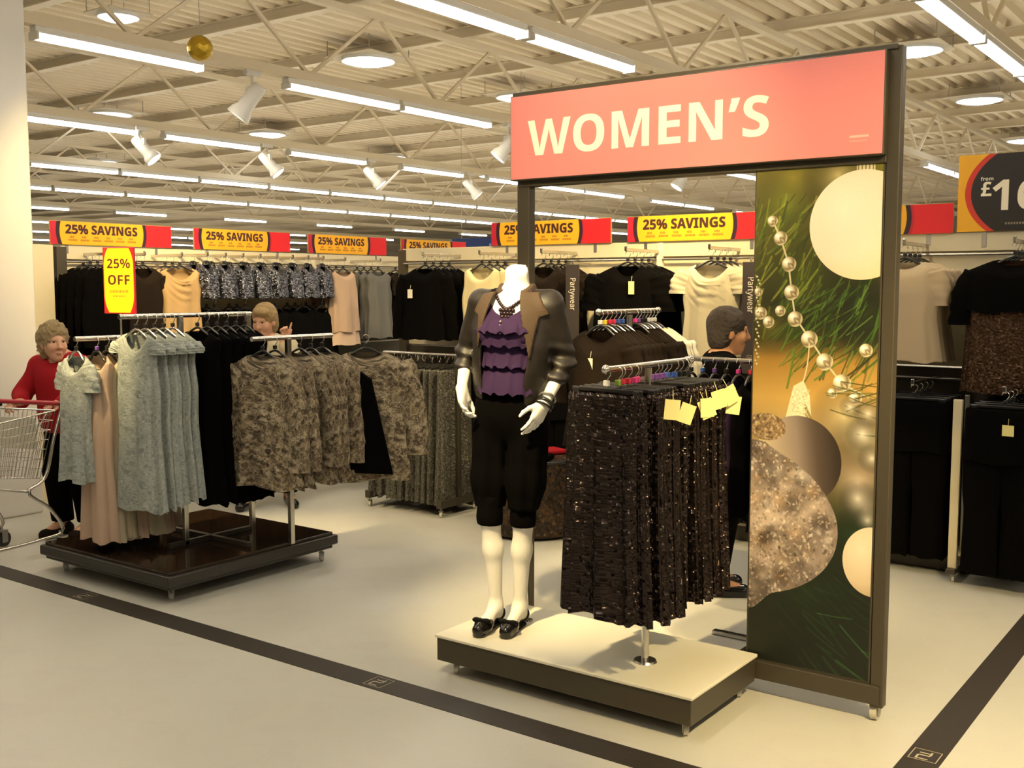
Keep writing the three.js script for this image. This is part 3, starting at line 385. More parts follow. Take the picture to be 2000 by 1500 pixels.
// ---------------------------------------------------------------- the left display: dark square platform and its rails
{
  const p = thing('display_platform', 'dark glossy square platform on castors under the blue dresses', 'platform', [4.05, 0, -5.385]);
  part('top', rbox(1.2, 0.02, 1.2, 0, 0.172, 0, 0.004), mat(lin(0.022, 0.012, 0.006), 0.1), p); part('rim', [rbox(1.25, 0.06, 1.25, 0, 0.135, 0, 0.012), rbox(1.2, 0.03, 1.2, 0, 0.095, 0, 0.008)], mat(lin(0.03, 0.026, 0.02), 0.35), p);
  for (const [x, z] of [[-0.52, -0.52], [-0.52, 0.5], [0.53, -0.52], [0.54, 0.56]]) castor(p, x, z, 0.9, M.castor, 1.1);
  const r = thing('garment_rail', 'chrome multi arm rail of dresses and fur coats on the dark platform', 'clothes rail', [0, 0.18, 0]);
  for (const [x, z, h] of [[3.9, -5.24, 1.35], [4.4, -5.24, 1.35], [3.985, -5.58, 1.22], [4.29, -4.76, 1.22]]) part('pole', [rbox(0.03, h, 0.03, x, h / 2, z, 0.004)], M.chrome, r);
  part('rail_bar', [bar(V(3.5, 1.355, -5.24), V(4.42, 1.355, -5.24), 0.014, 12)], M.chrome, r); part('rail_bar', [bar(V(3.44, 1.225, -5.58), V(4.0, 1.225, -5.58), 0.014, 12)], M.chrome, r); part('rail_bar', [bar(V(4.02, 1.225, -4.76), V(4.64, 1.225, -4.76), 0.014, 12)], M.chrome, r);
  part('base_bar', [rbox(0.6, 0.03, 0.03, 4.08, 0.016, -5.24, 0.004), rbox(0.03, 0.03, 0.72, 4.08, 0.016, -5.25, 0.004)], M.darkMetal, r);
  const dress = (name, seed, m, o = {}) => garment(name, 'dress', { len: 1.0, sh: 0.19, neck: 0.09, drop: 0.05, bust: 0.2, waist: 0.19, hem: 0.25, depth: 0.05, amp: 0.016, folds: 7, neckDepth: 0.1, seed, hemWave: 0.02, ...o }, m);
  for (let i = 0; i < 5; i++) copy(dress('blue_dress', 100 + i, M.lace, { sh: 0.19, bust: 0.19, waist: 0.18, hem: 0.22, depth: 0.03, amp: 0.018, folds: 6, hm: M.chrome, len: 0.99 - i * 0.01, sl: 0.05, r0: 0.055, r1: 0.06, out: 0.015 }), i === 0 ? 'pale blue mottled dress with round neck, foremost on the rail' : `pale blue mottled dress, ${ORD[i]} from the front on its rail`, [3.58 + i * 0.06, 1.535, -5.2], OUT + rr(-0.12, 0.12), 'pale blue dresses');
  for (let i = 0; i < 6; i++) copy(dress('black_dress', 110 + i, M.black, { len: 1.0, sh: 0.2, hem: 0.23 }), `plain black dress, ${ORD[i]} one behind the pale blue dresses`, [3.96 + i * 0.07, 1.535, -5.16], OUT + rr(-0.05, 0.05), 'black dresses behind the blue ones');
  for (let i = 0; i < 8; i++) { const l = i === 0; copy(l ? dress('lace_dress', 120, M.lace, { sh: 0.14, bust: 0.14, waist: 0.13, hem: 0.16, sl: 0.14, r0: 0.06, r1: 0.07, out: 0.03, hm: M.chrome, len: 0.72 }) : dress('pink_dress', 120 + i, i % 3 === 2 ? M.ivory : M.pink, { strap: 1, sh: 0.13, bust: 0.13, waist: 0.12, hem: 0.16, len: 1.06, amp: 0.022, folds: 6, cube: ['red', 'purple', 'black'][i % 3] }), l ? 'grey lace dress with cap sleeves, leftmost on the rail' : (i % 3 === 2 ? 'ivory' : 'pale pink') + ` satin dress, ${ORD[i]} from the left on the leftmost rail`, [3.46 + i * 0.064, 1.405, (l ? -5.6 : -5.5) + rr(-0.012, 0.012)], OUT + rr(-0.08, 0.08), 'pink and ivory dresses'); }
  for (let i = 0; i < 5; i++) copy(garment('fur_coat', 'coat', { len: 0.76, sh: 0.22, neck: 0.09, drop: 0.06, bust: 0.24, waist: 0.24, hem: 0.28, depth: 0.045, amp: 0.014, folds: 6, neckDepth: 0.03, seed: 130 + i, lump: 0.012, cols: 72, rows: 46, sl: 0.58, r0: 0.085, r1: 0.07, out: 0.06 }, M.fur), i === 0 ? 'mottled brown fur coat, foremost beside the black dresses' : `mottled brown fur coat, ${ORD[i]} from the front on the right arm`, [[4.1, 4.19, 4.38, 4.47, 4.56][i], 1.405, -4.76], OUT + rr(-0.1, 0.1), 'fur coats');
  { const g = garment('fur_coat', 'coat', { len: 0.78, sh: 0.22, neck: 0.09, drop: 0.06, bust: 0.23, waist: 0.23, hem: 0.27, depth: 0.06, amp: 0.02, folds: 5, seed: 141, lump: 0.012, cols: 72, rows: 46, sl: 0.56, r0: 0.095, r1: 0.075, out: 0.1, tag: [-0.16, -0.3, 0.12, 0.035, 0.1, M.whitePaper] }, M.fur);
    part('lining', new THREE.ExtrudeGeometry(new THREE.Shape([new THREE.Vector2(-0.03, -0.22), new THREE.Vector2(-0.1, -0.8), new THREE.Vector2(0.14, -0.82), new THREE.Vector2(0.02, -0.26)]), { depth: 0.06, bevelEnabled: true, bevelSize: 0.01, bevelThickness: 0.012, bevelSegments: 2 }).translate(0, 0, 0.055), M.black, g, 'dark open lining');
    copy(g, 'mottled fur coat hanging open at the right end with a tag', [4.7, 1.405, -4.53], OUT + 0.8, 'fur coats'); }
  // lit yellow price sign on a thin stem
  const off = canvasTex(256, 512, (g, w, h) => { g.fillStyle = '#c8161c'; g.fillRect(0, 0, w, h); g.fillStyle = '#f4c40c'; g.beginPath(); g.moveTo(40, 6); g.lineTo(216, 6); g.quadraticCurveTo(246, 60, 250, 130); g.lineTo(250, 380); g.quadraticCurveTo(246, 450, 216, 506); g.lineTo(40, 506); g.quadraticCurveTo(10, 450, 6, 380); g.lineTo(6, 130); g.quadraticCurveTo(10, 60, 40, 6); g.fill(); g.fillStyle = '#4a1410'; g.textAlign = 'center'; g.font = 'bold 100px sans-serif'; g.fillText('25%', 128, 160, 200); g.font = 'bold 104px sans-serif'; g.fillText('OFF', 128, 288, 200); g.fillStyle = '#a8621a'; for (let i = 0; i < 13; i++) g.fillRect(52 + i * 12, 330, 7, 22); for (let i = 0; i < 9; i++) g.fillRect(76 + i * 12, 372, 7, 14); });
  const s = thing('price_sign', 'yellow twenty-five percent off sign with red corners on a thin stem', 'sign', [3.62, 1.42, -5.4]);
  part('stem', [bar(V(0, -0.02, 0), V(0, 0.14, 0), 0.005, 8), rbox(0.02, 0.03, 0.03, 0, -0.02, 0, 0.003)], M.steel, s); part('board', rbox(0.012, 0.375, 0.215, 0, 0.315, 0, 0.004), cubeCols.red, s); part('print', faceQuad(0.21, 0.37).rotateY(OUT).translate(-0.0068, 0.315, 0), printed(off, 0.5), s);
  s.rotation.y = 0.3;
}

// ---------------------------------------------------------------- wall bays with arms
function bay(label, at, turn, w, o = {}) {
  const g = thing('wall_bay', label, 'shop fitting', at, turn);
  part('back_panel', [rbox(w - 0.01, 0.8, 0.03, w / 2, 1.6, -0.02, 0.003)], M.cream, g); part('lower_panel', [rbox(w - 0.01, 1.09, 0.03, w / 2, 0.645, -0.02, 0.003)], M.frame, g);
  part('fascia', [rbox(w - 0.006, 0.11, 0.035, w / 2, 1.975, 0.004, 0.004)], M.cream, g);
  part('plinth', [rbox(w - 0.006, 0.1, 0.46, w / 2, 0.05, 0.22, 0.006)], o.plinth || M.cream, g); part('shelf', [rbox(w - 0.006, 0.02, 0.47, w / 2, 0.11, 0.22, 0.004)], M.paint, g);
  part('upright', [rbox(o.post === M.frame ? 0.09 : 0.05, 2.02, 0.06, 0.0, 1.01, 0.0, 0.004)], o.post || M.paint, g);
  part('crossbar', [bar(V(0.03, 1.9, 0.035), V(w - 0.03, 1.9, 0.035), 0.009, 8)], M.steel, g); part('crossbar', [bar(V(0.03, 1.12, 0.035), V(w - 0.03, 1.12, 0.035), 0.009, 8)], M.steel, g);
  for (const [x, y, l] of o.arms || []) { const a = part('arm', [rbox(0.016, 0.024, l, x, y + 0.002, l / 2, 0.003), rbox(0.02, 0.035, 0.016, x, y + 0.012, l, 0.004)], M.chrome, g); }
  return g;
}
const garmentKinds = {
  blackJacket: (s) => garment('black_jacket', 'jacket', { len: 0.58, sh: 0.21, neck: 0.09, drop: 0.06, bust: 0.23, hem: 0.24, depth: 0.06, sl: 0.5, r0: 0.085, r1: 0.06, out: 0.1, seed: s }, M.black),
  creamVest: (s) => garment('cream_vest', 'blouse', { len: 0.76, sh: 0.16, neck: 0.1, drop: 0.04, bust: 0.18, hem: 0.2, neckDepth: 0.1, seed: s }, M.creamCloth),
  brownTop: (s) => garment('brown_blouse', 'blouse', { len: 0.7, sh: 0.19, neck: 0.09, seed: s, sl: 0.18, out: 0.04, neckDepth: 0.09 }, M.darkBrown),
  cape: (s) => garment('black_cape_blouse', 'blouse', { len: 0.52, sh: 0.25, neck: 0.085, drop: 0.07, bust: 0.28, waist: 0.26, hem: 0.27, depth: 0.06, seed: s, neckDepth: 0.08, sl: 0.24, r0: 0.1, r1: 0.1, out: 0.05 }, M.black),
  cowl: (s) => garment('cowl_blouse', 'blouse', { len: 0.62, sh: 0.19, neck: 0.11, drop: 0.045, bust: 0.2, hem: 0.21, seed: s, neckDepth: 0.1, scoop: 0.028, sl: 0.14, r0: 0.08, r1: 0.09, out: 0.05 }, M.ivory),
  beige: (s) => garment('beige_blouse', 'blouse', { len: 0.6, sh: 0.19, neck: 0.09, drop: 0.05, bust: 0.2, hem: 0.22, seed: s, sl: 0.2, out: 0.04 }, M.beigeCloth),
  blackTop: (s) => garment('black_blouse', 'blouse', { len: 0.5, sh: 0.19, neck: 0.085, drop: 0.055, seed: s, sl: 0.2, out: 0.05 }, M.black),
  coat: (s) => garment('black_coat', 'coat', { len: 0.95, sh: 0.21, neck: 0.09, bust: 0.22, hem: 0.26, depth: 0.035, seed: s, sl: 0.56, out: 0.05, r0: 0.065, r1: 0.045 }, M.black),
  gold: (s) => garment('gold_blouse', 'blouse', { len: 0.54, sh: 0.19, neck: 0.12, drop: 0.04, bust: 0.2, hem: 0.2, seed: s, neckDepth: 0.1, scoop: 0.035, depth: 0.06 }, M.gold),
  silver: (s) => garment('silver_sequin_blouse', 'blouse', { len: 0.3, sh: 0.085, neck: 0.04, drop: 0.05, bust: 0.1, waist: 0.1, hem: 0.09, depth: 0.09, seed: s, amp: 0.01, lump: 0.006, top: 0.06, sl: 0.16, r0: 0.06, r1: 0.045, out: 0.02, puff: 0.3 }, M.seqSilver),
  tier: (s) => { const g = garment('tiered_blouse', 'blouse', { len: 0.6, sh: 0.15, neck: 0.1, drop: 0.035, bust: 0.18, waist: 0.18, hem: 0.2, neckDepth: 0.06, seed: s }, M.pinkLace); part('lower_tier', garmentGeo(skirtO(0.24, 0.185, s + 5, { top: 0.58, depth: 0.05 })), M.pink, g); return g; },
  grey: (s) => garment('grey_blouse', 'blouse', { len: 0.68, sh: 0.17, neck: 0.09, seed: s, amp: 0.016 }, M.greyCloth),
  sequined: (s) => { const g = garment('brown_sequin_blouse', 'blouse', { len: 0.76, sh: 0.22, neck: 0.09, drop: 0.06, bust: 0.24, waist: 0.24, hem: 0.26, depth: 0.06, seed: s, amp: 0.014, folds: 9 }, M.seqBrown); part('black_yoke', garmentGeo({ len: 0.3, sh: 0.235, neck: 0.088, drop: 0.058, bust: 0.255, waist: 0.255, hem: 0.258, depth: 0.07, top: 0.086, seed: s, amp: 0.003 }), M.black, g); for (const q of [-1, 1]) part('sleeve', sleeveGeo(q, { sh: 0.22, sl: 0.3, r0: 0.085, r1: 0.08, out: 0.07, seed: s }), M.black, g); return g; },
  trousers: (s) => trouserGarment('black_trousers', 0.95, 0.205, M.black, s), shinyTrousers: (s) => trouserGarment('black_trousers', 0.9, 0.19, M.blackShine, s),
};
let seedN = 300;
function fill(kind, n, pos, step, turn, first, rest, group, tagAt) {
  for (let i = 0; i < n; i++) { const g = garmentKinds[kind](seedN++); if (i === 0 && tagAt) price(g, ...tagAt); const p = [pos[0] + step[0] * i, pos[1], pos[2] + step[2] * i]; copy(g, i === 0 ? first : `${rest}, ${ORD[i]} on its arm`, p, turn + rr(-0.06, 0.06), group); }
}
{ // right-hand wall, facing the aisle
  const X = 7.1, z0 = -6.37, w = 1.27, up = 1.955, low = 1.13;
  const upper = [[-5.72, 'blackJacket', 'black long sleeved jacket with a white tag, left end of the right wall', 'black jacket hanging behind the tagged one', [-0.1, -0.3, 0.075, 0.05, 0.07, M.whitePaper]], [-5.14, 'creamVest', 'long cream sleeveless top left of the mannequin', 'cream sleeveless top behind the front one'], [-4.56, 'brownTop', 'dark brown top right of the mannequin neck', 'dark brown top hanging behind another'], [-3.84, 'cape', 'wide black top with a pale tag under the middle savings sign', 'wide black top behind the tagged one', [0.07, -0.25, 0.075, 0.045, 0.09, M.tagPaper]], [-3.2, 'cowl', 'ivory draped cowl top on the right wall', 'ivory top hanging behind the draped one'], [-2.56, 'blackTop', 'black top hidden behind the bauble poster', 'black top hidden behind the bauble poster'], [-1.93, 'beige', 'beige top seen right of the sign post', 'beige top behind the one right of the sign post'], [-1.32, 'sequined', 'black and brown sequin top under the price board', 'sequin top behind the one under the price board', [0.1, -0.22, 0.085, 0.035, 0.05, M.whitePaper]]];
  const lower = Array.from({ length: 10 }, (_, i) => [-6.1 + i * 0.43, i % 2 ? 'shinyTrousers' : 'trousers']).concat([[-1.82, 'trousers'], [-1.28, 'trousers']]);
  const names = ['at its left end', 'behind the mannequin', 'behind the skirts', 'behind the bauble poster', 'under the price board'];
  for (let k = 0; k < 5; k++) {
    const a = z0 + k * w, arms = [...upper.map((u) => [u[0], up, 0.5]), ...lower.map((u) => [u[0], low, u[0] > -1.5 ? 0.8 : 0.62])].filter(([z]) => z >= a && z < a + w).map(([z, y, l]) => [z - a, y, l]);
    bay('cream wall bay of the right-hand clothes wall, ' + names[k], [X, 0, a], OUT, w, { arms, post: k === 0 || k === 4 ? M.frame : M.paint, plinth: M.darkMetal });
  }
  for (const [z, kind, a, b, t] of upper) fill(kind, 4, [X - 0.47, up - 0.012, z], [0.1, 0, 0], OUT, a, b, 'clothes on the right wall upper arms', t);
  lower.forEach(([z, kind], i) => { const near = z > -1.5; fill(kind, near ? 6 : 4, [X - (near ? 0.77 : 0.58), low - 0.012, z], [0.11, 0, 0], OUT, near ? 'black trousers with a square yellow tag at the right edge' : `black trousers in front on the ${ORD[i]} lower arm of the right wall`, near ? 'black trousers behind the tagged pair at the right edge' : `black trousers, right wall, ${ORD[i]} lower arm from the left`, near ? 'trousers at the right edge' : 'trousers on the right wall lower arms', near ? [0.03, -0.2, 0.05, 0.06, 0.06, M.tagPaper] : undefined); });
  savingsSign(X - 0.03, 2.125, -4.81, OUT, 'savings sign crossed by the left post of the pink sign'); savingsSign(X - 0.03, 2.125, -3.53, OUT, 'savings sign between the left post and the bauble poster'); savingsSign(X - 0.03, 2.125, -2.34, OUT, 'savings sign cut by the right post of the pink sign');
  const six = canvasTex(768, 328, (g, w, h) => { g.fillStyle = '#e5a614'; g.fillRect(0, 0, w, h); g.fillStyle = '#c8301c'; g.beginPath(); g.ellipse(400, h / 2, 372, 250, 0, 0, 7); g.fill(); g.fillStyle = '#1c130c'; g.beginPath(); g.ellipse(404, h / 2, 352, 236, 0, 0, 7); g.fill(); g.fillStyle = '#efe3c6'; g.font = 'bold 22px sans-serif'; g.fillText('from', 88, 112); g.font = 'bold 84px sans-serif'; g.fillText('\u00a3', 88, 178); g.font = 'bold 180px sans-serif'; g.fillText('16', 128, 240); g.fillStyle = '#8a7c62'; for (let i = 0; i < 12; i++) g.fillRect(190 + i * 11, 292, 7, 9); });
  const s = thing('price_board', 'large black and yellow sixteen pound price board', 'sign', [X - 0.03, 2.27, -1.19], OUT); part('board', rbox(1.12, 0.47, 0.016, 0, 0, 0, 0.003), edgeMat, s); part('print', faceQuad(1.115, 0.465).translate(0, 0, 0.0092), printed(six, 0.5), s); part('bracket', [rbox(0.03, 0.12, 0.012, -0.4, -0.27, -0.012, 0.003)], M.steel, s);
  const pw = canvasTex(128, 1024, (g, w, h) => { g.fillStyle = '#2c2320'; g.fillRect(0, 0, w, h); g.save(); g.translate(44, 130); g.rotate(PI / 2); g.fillStyle = '#d8ccb8'; g.font = '74px sans-serif'; g.fillText('Partywear', 0, 0, 420); g.restore(); g.strokeStyle = '#8a7c6a'; g.lineWidth = 4; g.strokeRect(48, 860, 36, 60); g.fillStyle = '#8a7c6a'; g.fillRect(58, 872, 6, 36); g.fillRect(70, 872, 6, 36); });
  for (const [z, l] of [[-4.22, 'narrow brown vertical sign lettered partywear right of the mannequin'], [-2.86, 'narrow brown vertical sign lettered partywear left of the poster']]) { const v = thing('vertical_sign', l, 'sign', [6.5, 1.0, z], OUT + 0.3, 'partywear signs'); part('board', rbox(0.1, 0.72, 0.012, 0, 0.5, 0, 0.003), M.frame, v); part('print', faceQuad(0.096, 0.71).translate(0, 0.5, 0.0072), printed(pw), v); part('arm', [rbox(0.012, 0.02, 0.5, 0, 0.87, -0.25, 0.003)], M.chrome, v); }
}
{ // left-hand wall, receding to the right
  const Z = -8.05, w = 1.37, x0 = 4.86, up = 1.96, low = 0.99;
  const upper = [[5.06, 'coat', 5, 'long black coat next to the column', 'long black coat behind the one next to the column'], [5.34, 'brownTop', 3, 'dark brown top beside the gold draped top', 'dark brown top behind the one beside the gold top'], [5.7, 'gold', 3, 'gold draped cowl top above the pale blue dresses', 'gold top hanging behind the draped one'], [7.62, 'tier', 4, 'pinkish beige tiered top on the left wall', 'beige tiered top behind the front one'], [8.12, 'grey', 4, 'grey top right of the beige tiered top', 'grey top behind the front one'], [8.6, 'brownTop', 3, 'dark brown top at the far end of the left wall', 'dark brown top behind the far end one'], [9.4, 'blackTop', 3, 'black top on the left wall beyond the corner', 'black top on the left wall beyond the corner']];
  const silv = Array.from({ length: 8 }, (_, i) => 5.98 + i * 0.195), mid = [6.08, 6.42, 6.78, 7.12, 7.36], lowX = [5.2, 5.75, 6.3, 6.85, 7.4, 7.95, 8.5];
  const names = ['beside the column', 'behind the fur coats', 'behind the grey skirts', 'beyond the wall corner', 'farthest and mostly hidden'];
  for (let k = 0; k < 5; k++) {
    const a = x0 + k * w, arms = [...upper.map((u) => [u[0], up, 0.44]), ...silv.map((x) => [x, up + 0.01, 0.42]), ...mid.map((x) => [x, 1.6, 0.4]), ...lowX.map((x) => [x, low, 0.42])].filter(([x]) => x >= a && x < a + w).map(([x, y, l]) => [x - a, y, l]);
    bay('cream wall bay of the left-hand clothes wall, ' + names[k], [a, 0, Z], 0, w, { arms, post: k === 0 ? M.frame : M.paint });
  }
  for (const [x, kind, n, a, b] of upper) fill(kind, n, [x, up - 0.012, Z + 0.41], [0, 0, -0.1], 0, a, b, 'clothes on the left wall upper arms');
  silv.forEach((x, i) => fill('silver', 2, [x, up, Z + 0.4], [0, 0, -0.18], 0, `silver sequin top, ${ORD[i]} from the left in the glittering row`, `silver sequin top behind the ${ORD[i]} one of the glittering row`, 'silver sequin tops'));
  mid.forEach((x, i) => fill('blackTop', 3, [x, 1.588, Z + 0.37], [0, 0, -0.11], 0, `black top in front on the ${ORD[i]} arm under the silver row`, `black top under the silver row, ${ORD[i]} arm`, 'black tops under the silver row'));
  lowX.forEach((x, i) => fill('trousers', 3, [x, low - 0.012, Z + 0.39], [0, 0, -0.12], 0, `black trousers in front on the ${ORD[i]} lower arm of the left wall`, `black trousers, left wall, ${ORD[i]} lower arm`, 'trousers on the left wall'));
  ['over the black coats', 'over the silver sequin tops', 'over the beige tiered top', 'half hidden by the corner of the right wall'].forEach((d, i) => savingsSign(5.33 + i * 1.375, 2.13, Z + 0.03, 0, 'savings sign on the left wall ' + d));
  const e = thing('end_panel', 'cream upright panel with a yellow edge strip behind the old woman', 'panel', [4.68, 0, -8.02]); part('panel', rbox(0.2, 2.03, 0.03, 0, 1.015, 0, 0.004), M.cream, e); part('edge_strip', rbox(0.035, 1.98, 0.02, -0.11, 1.0, 0.02, 0.004), mat(lin(0.72, 0.52, 0.05), 0.5), e);
}
{ // low mobile rail of grey sequin skirts at the corner
  const r = thing('garment_rail', 'low mobile rail of grey sequin skirts at the wall corner', 'clothes rail', [6.2, 0, -5.4]);
  part('frame', [rbox(0.04, 1.12, 0.04, 0, 0.62, -0.36, 0.004), rbox(0.04, 1.12, 0.04, 0, 0.62, 0.36, 0.004), rbox(0.46, 0.06, 0.05, 0, 0.1, -0.36, 0.006), rbox(0.46, 0.06, 0.05, 0, 0.1, 0.36, 0.006), rbox(0.04, 0.04, 0.72, 0, 0.1, 0, 0.004)], M.darkMetal, r); part('rail_bar', [bar(V(0, 1.19, -0.38), V(0, 1.19, 0.38), 0.013, 12)], M.chrome, r);
  for (const [x, z] of [[-0.2, -0.36], [-0.2, 0.36], [0.2, -0.36], [0.2, 0.36]]) castor(r, x, z, 0.4, M.clear);
  for (let i = 0; i < 10; i++) copy(garment('grey_sequin_skirt', 'skirt', skirtO(1.0, 0.19, 200 + i, { amp: 0.014, folds: 6, depth: 0.026 }), M.tweed), i === 9 ? 'long grey sequin skirt nearest the mannequin hand' : `long grey sequin skirt, ${ORD[i]} from the left on the low mobile rail`, [6.2, 1.178, -5.73 + i * 0.073], rr(-0.12, 0.12), 'grey sequin skirts');
}
{ // far blue sign and the gold ball under the roof
  const bt = canvasTex(512, 80, (g, w, h) => { g.fillStyle = '#20356e'; g.fillRect(0, 0, w, h); g.fillStyle = '#8fa0c4'; for (let i = 0; i < 9; i++) g.fillRect(250 + i * 22, 34 + (i % 3) * 5, 12, 26); });
  const s = thing('hanging_sign', 'long blue sign far behind the savings signs', 'sign', [13.9, 2.38, -10.6], OUT); part('board', rbox(1.6, 0.22, 0.02, 0, 0, 0, 0.004), mat(lin(0.015, 0.035, 0.16), 0.5), s); part('print', faceQuad(1.59, 0.215).translate(0, 0, 0.0112), printed(bt), s); for (const x of [-0.6, 0.6]) part('wire', [bar(V(x, 0.1, 0), V(x, 2.695, 0), 0.004, 5)], M.steel, s);
  const b = thing('gold_ball', 'gold faceted ball hanging under the roof by the nearest light', 'ornament', [6.05, 3.74, -7.75]); const g = new THREE.IcosahedronGeometry(0.11, 2), p = g.attributes.position; part('ball', g, mat(lin(0.5, 0.33, 0.03), 0.35, 0.8, { flatShading: true }), b); part('wire', [bar(V(0, 0.1, 0), V(0, 1.335, 0), 0.003, 5)], M.steel, b);
}

// ---------------------------------------------------------------- figures: distance fields meshed with surface nets
const smin = (a, b, k) => { const h = Math.max(k - Math.abs(a - b), 0) / k; return Math.min(a, b) - h * h * k * 0.25; };
function cap(x, y, z, a, b, ra, rb) { const bx = b[0] - a[0], by = b[1] - a[1], bz = b[2] - a[2], px = x - a[0], py = y - a[1], pz = z - a[2], h = clamp((px * bx + py * by + pz * bz) / (bx * bx + by * by + bz * bz + 1e-9), 0, 1); return Math.hypot(px - bx * h, py - by * h, pz - bz * h) - lerp(ra, rb, h); }
function ell(x, y, z, c, r) { const px = x - c[0], py = y - c[1], pz = z - c[2], k0 = Math.hypot(px / r[0], py / r[1], pz / r[2]), k1 = Math.hypot(px / (r[0] * r[0]), py / (r[1] * r[1]), pz / (r[2] * r[2])); return k1 < 1e-9 ? -Math.min(...r) : k0 * (k0 - 1) / k1; }
// a shape is a list of [kind, ...]: ['c', a, b, ra, rb, k] or ['e', centre, radii, k]
const field = (list, grow = 0) => (x, y, z) => { let d = 1e3; for (const s of list) { const k = s[0] === 'c' ? s[5] ?? 0.03 : s[3] ?? 0.03, e = s[0] === 'c' ? cap(x, y, z, s[1], s[2], s[3], s[4]) : ell(x, y, z, s[1], s[2]); d = d > 100 ? e : smin(d, e, k); } return d - grow; };
function net(f, lo, hi, cell) {
  const n = [0, 1, 2].map((i) => Math.ceil((hi[i] - lo[i]) / cell) + 1), [nx, ny, nz] = n, val = new Float32Array(nx * ny * nz), at = (i, j, k) => i + nx * (j + ny * k);
  for (let k = 0; k < nz; k++) for (let j = 0; j < ny; j++) for (let i = 0; i < nx; i++) val[at(i, j, k)] = f(lo[0] + i * cell, lo[1] + j * cell, lo[2] + k * cell);
  const vid = new Int32Array(nx * ny * nz).fill(-1), pos = [], idx = [];
  const E = [[0, 0, 0, 1, 0, 0], [0, 1, 0, 1, 1, 0], [0, 0, 1, 1, 0, 1], [0, 1, 1, 1, 1, 1], [0, 0, 0, 0, 1, 0], [1, 0, 0, 1, 1, 0], [0, 0, 1, 0, 1, 1], [1, 0, 1, 1, 1, 1], [0, 0, 0, 0, 0, 1], [1, 0, 0, 1, 0, 1], [0, 1, 0, 0, 1, 1], [1, 1, 0, 1, 1, 1]];
  for (let k = 0; k < nz - 1; k++) for (let j = 0; j < ny - 1; j++) for (let i = 0; i < nx - 1; i++) {
    let c = 0, sx = 0, sy = 0, sz = 0;
    for (const e of E) { const a = val[at(i + e[0], j + e[1], k + e[2])], b = val[at(i + e[3], j + e[4], k + e[5])]; if (a < 0 !== b < 0) { const t = a / (a - b); sx += e[0] + (e[3] - e[0]) * t; sy += e[1] + (e[4] - e[1]) * t; sz += e[2] + (e[5] - e[2]) * t; c++; } }
    if (c) { vid[at(i, j, k)] = pos.length / 3; pos.push(lo[0] + (i + sx / c) * cell, lo[1] + (j + sy / c) * cell, lo[2] + (k + sz / c) * cell); }
  }
  const quad = (a, b, c, d, flip) => { if (a < 0 || b < 0 || c < 0 || d < 0) return; if (flip) idx.push(a, b, c, a, c, d); else idx.push(a, c, b, a, d, c); };
  for (let k = 1; k < nz - 1; k++) for (let j = 1; j < ny - 1; j++) for (let i = 1; i < nx - 1; i++) {
    const s = val[at(i, j, k)] < 0;
    if (s !== val[at(i + 1, j, k)] < 0) quad(vid[at(i, j - 1, k - 1)], vid[at(i, j, k - 1)], vid[at(i, j, k)], vid[at(i, j - 1, k)], s);
    if (s !== val[at(i, j + 1, k)] < 0) quad(vid[at(i - 1, j, k - 1)], vid[at(i - 1, j, k)], vid[at(i, j, k)], vid[at(i, j, k - 1)], s);
    if (s !== val[at(i, j, k + 1)] < 0) quad(vid[at(i - 1, j - 1, k)], vid[at(i, j - 1, k)], vid[at(i, j, k)], vid[at(i - 1, j, k)], s);
  }
  const g = new THREE.BufferGeometry(); g.setAttribute('position', new THREE.Float32BufferAttribute(pos, 3)); const uv = []; for (let i = 0; i < pos.length; i += 3) uv.push(pos[i] + pos[i + 2] * 0.7, pos[i + 1]); g.setAttribute('uv', new THREE.Float32BufferAttribute(uv, 2)); g.setIndex(idx); g.computeVertexNormals(); return g;
}
// a hand: wrist, direction of the fingers, palm normal, side of the thumb (+1/-1 along dir x normal), curl per finger
function handShape(wrist, dir, palm, side, curl = [0.35, 0.4, 0.45, 0.5], thumbOut = 0.8, size = 1) {
  const Y = V(...dir).normalize(), Z0 = V(...palm), Z = Z0.sub(Y.clone().multiplyScalar(Z0.dot(Y))).normalize(), X = new THREE.Vector3().crossVectors(Y, Z).multiplyScalar(side), W = V(...wrist);
  const P = (x, y, z) => { const p = W.clone().addScaledVector(X, x * size).addScaledVector(Y, y * size).addScaledVector(Z, z * size); return [p.x, p.y, p.z]; }, L = [];
  const kn = [[0.027, 0.082], [0.009, 0.088], [-0.009, 0.084], [-0.026, 0.074]], len = [0.072, 0.08, 0.074, 0.058], rad = [0.0085, 0.0088, 0.0083, 0.0072];
  kn.forEach(([x, y], i) => L.push(['c', P(x * 0.55, 0.005, 0), P(x, y, 0), 0.017 * size, 0.0118 * size, 0.018]));
  L.push(['c', P(0.012, 0.02, 0.004), P(0.03, 0.05, 0.01), 0.018 * size, 0.013 * size, 0.015]);
  kn.forEach(([x, y], i) => { let a = curl[i] * 0.5, p = [x, y, 0]; [0.46, 0.31, 0.25].forEach((f, j) => { const l = len[i] * f, q = [p[0] + x * 0.06, p[1] + Math.cos(a) * l, p[2] + Math.sin(a) * l]; L.push(['c', P(...p), P(...q), rad[i] * (1 - j * 0.1) * size, rad[i] * (0.9 - j * 0.1) * size, 0.005]); p = q; a += curl[i]; }); });
  const t0 = [0.024, 0.028, 0.008], t1 = [0.024 + 0.032 * thumbOut, 0.058, 0.016], t2 = [0.024 + 0.048 * thumbOut, 0.086, 0.022], t3 = [0.024 + 0.054 * thumbOut, 0.108, 0.024];
  L.push(['c', P(...t0), P(...t1), 0.013 * size, 0.0105 * size, 0.012], ['c', P(...t1), P(...t2), 0.0102 * size, 0.009 * size, 0.005], ['c', P(...t2), P(...t3), 0.009 * size, 0.007 * size, 0.005]);
  return L;
}
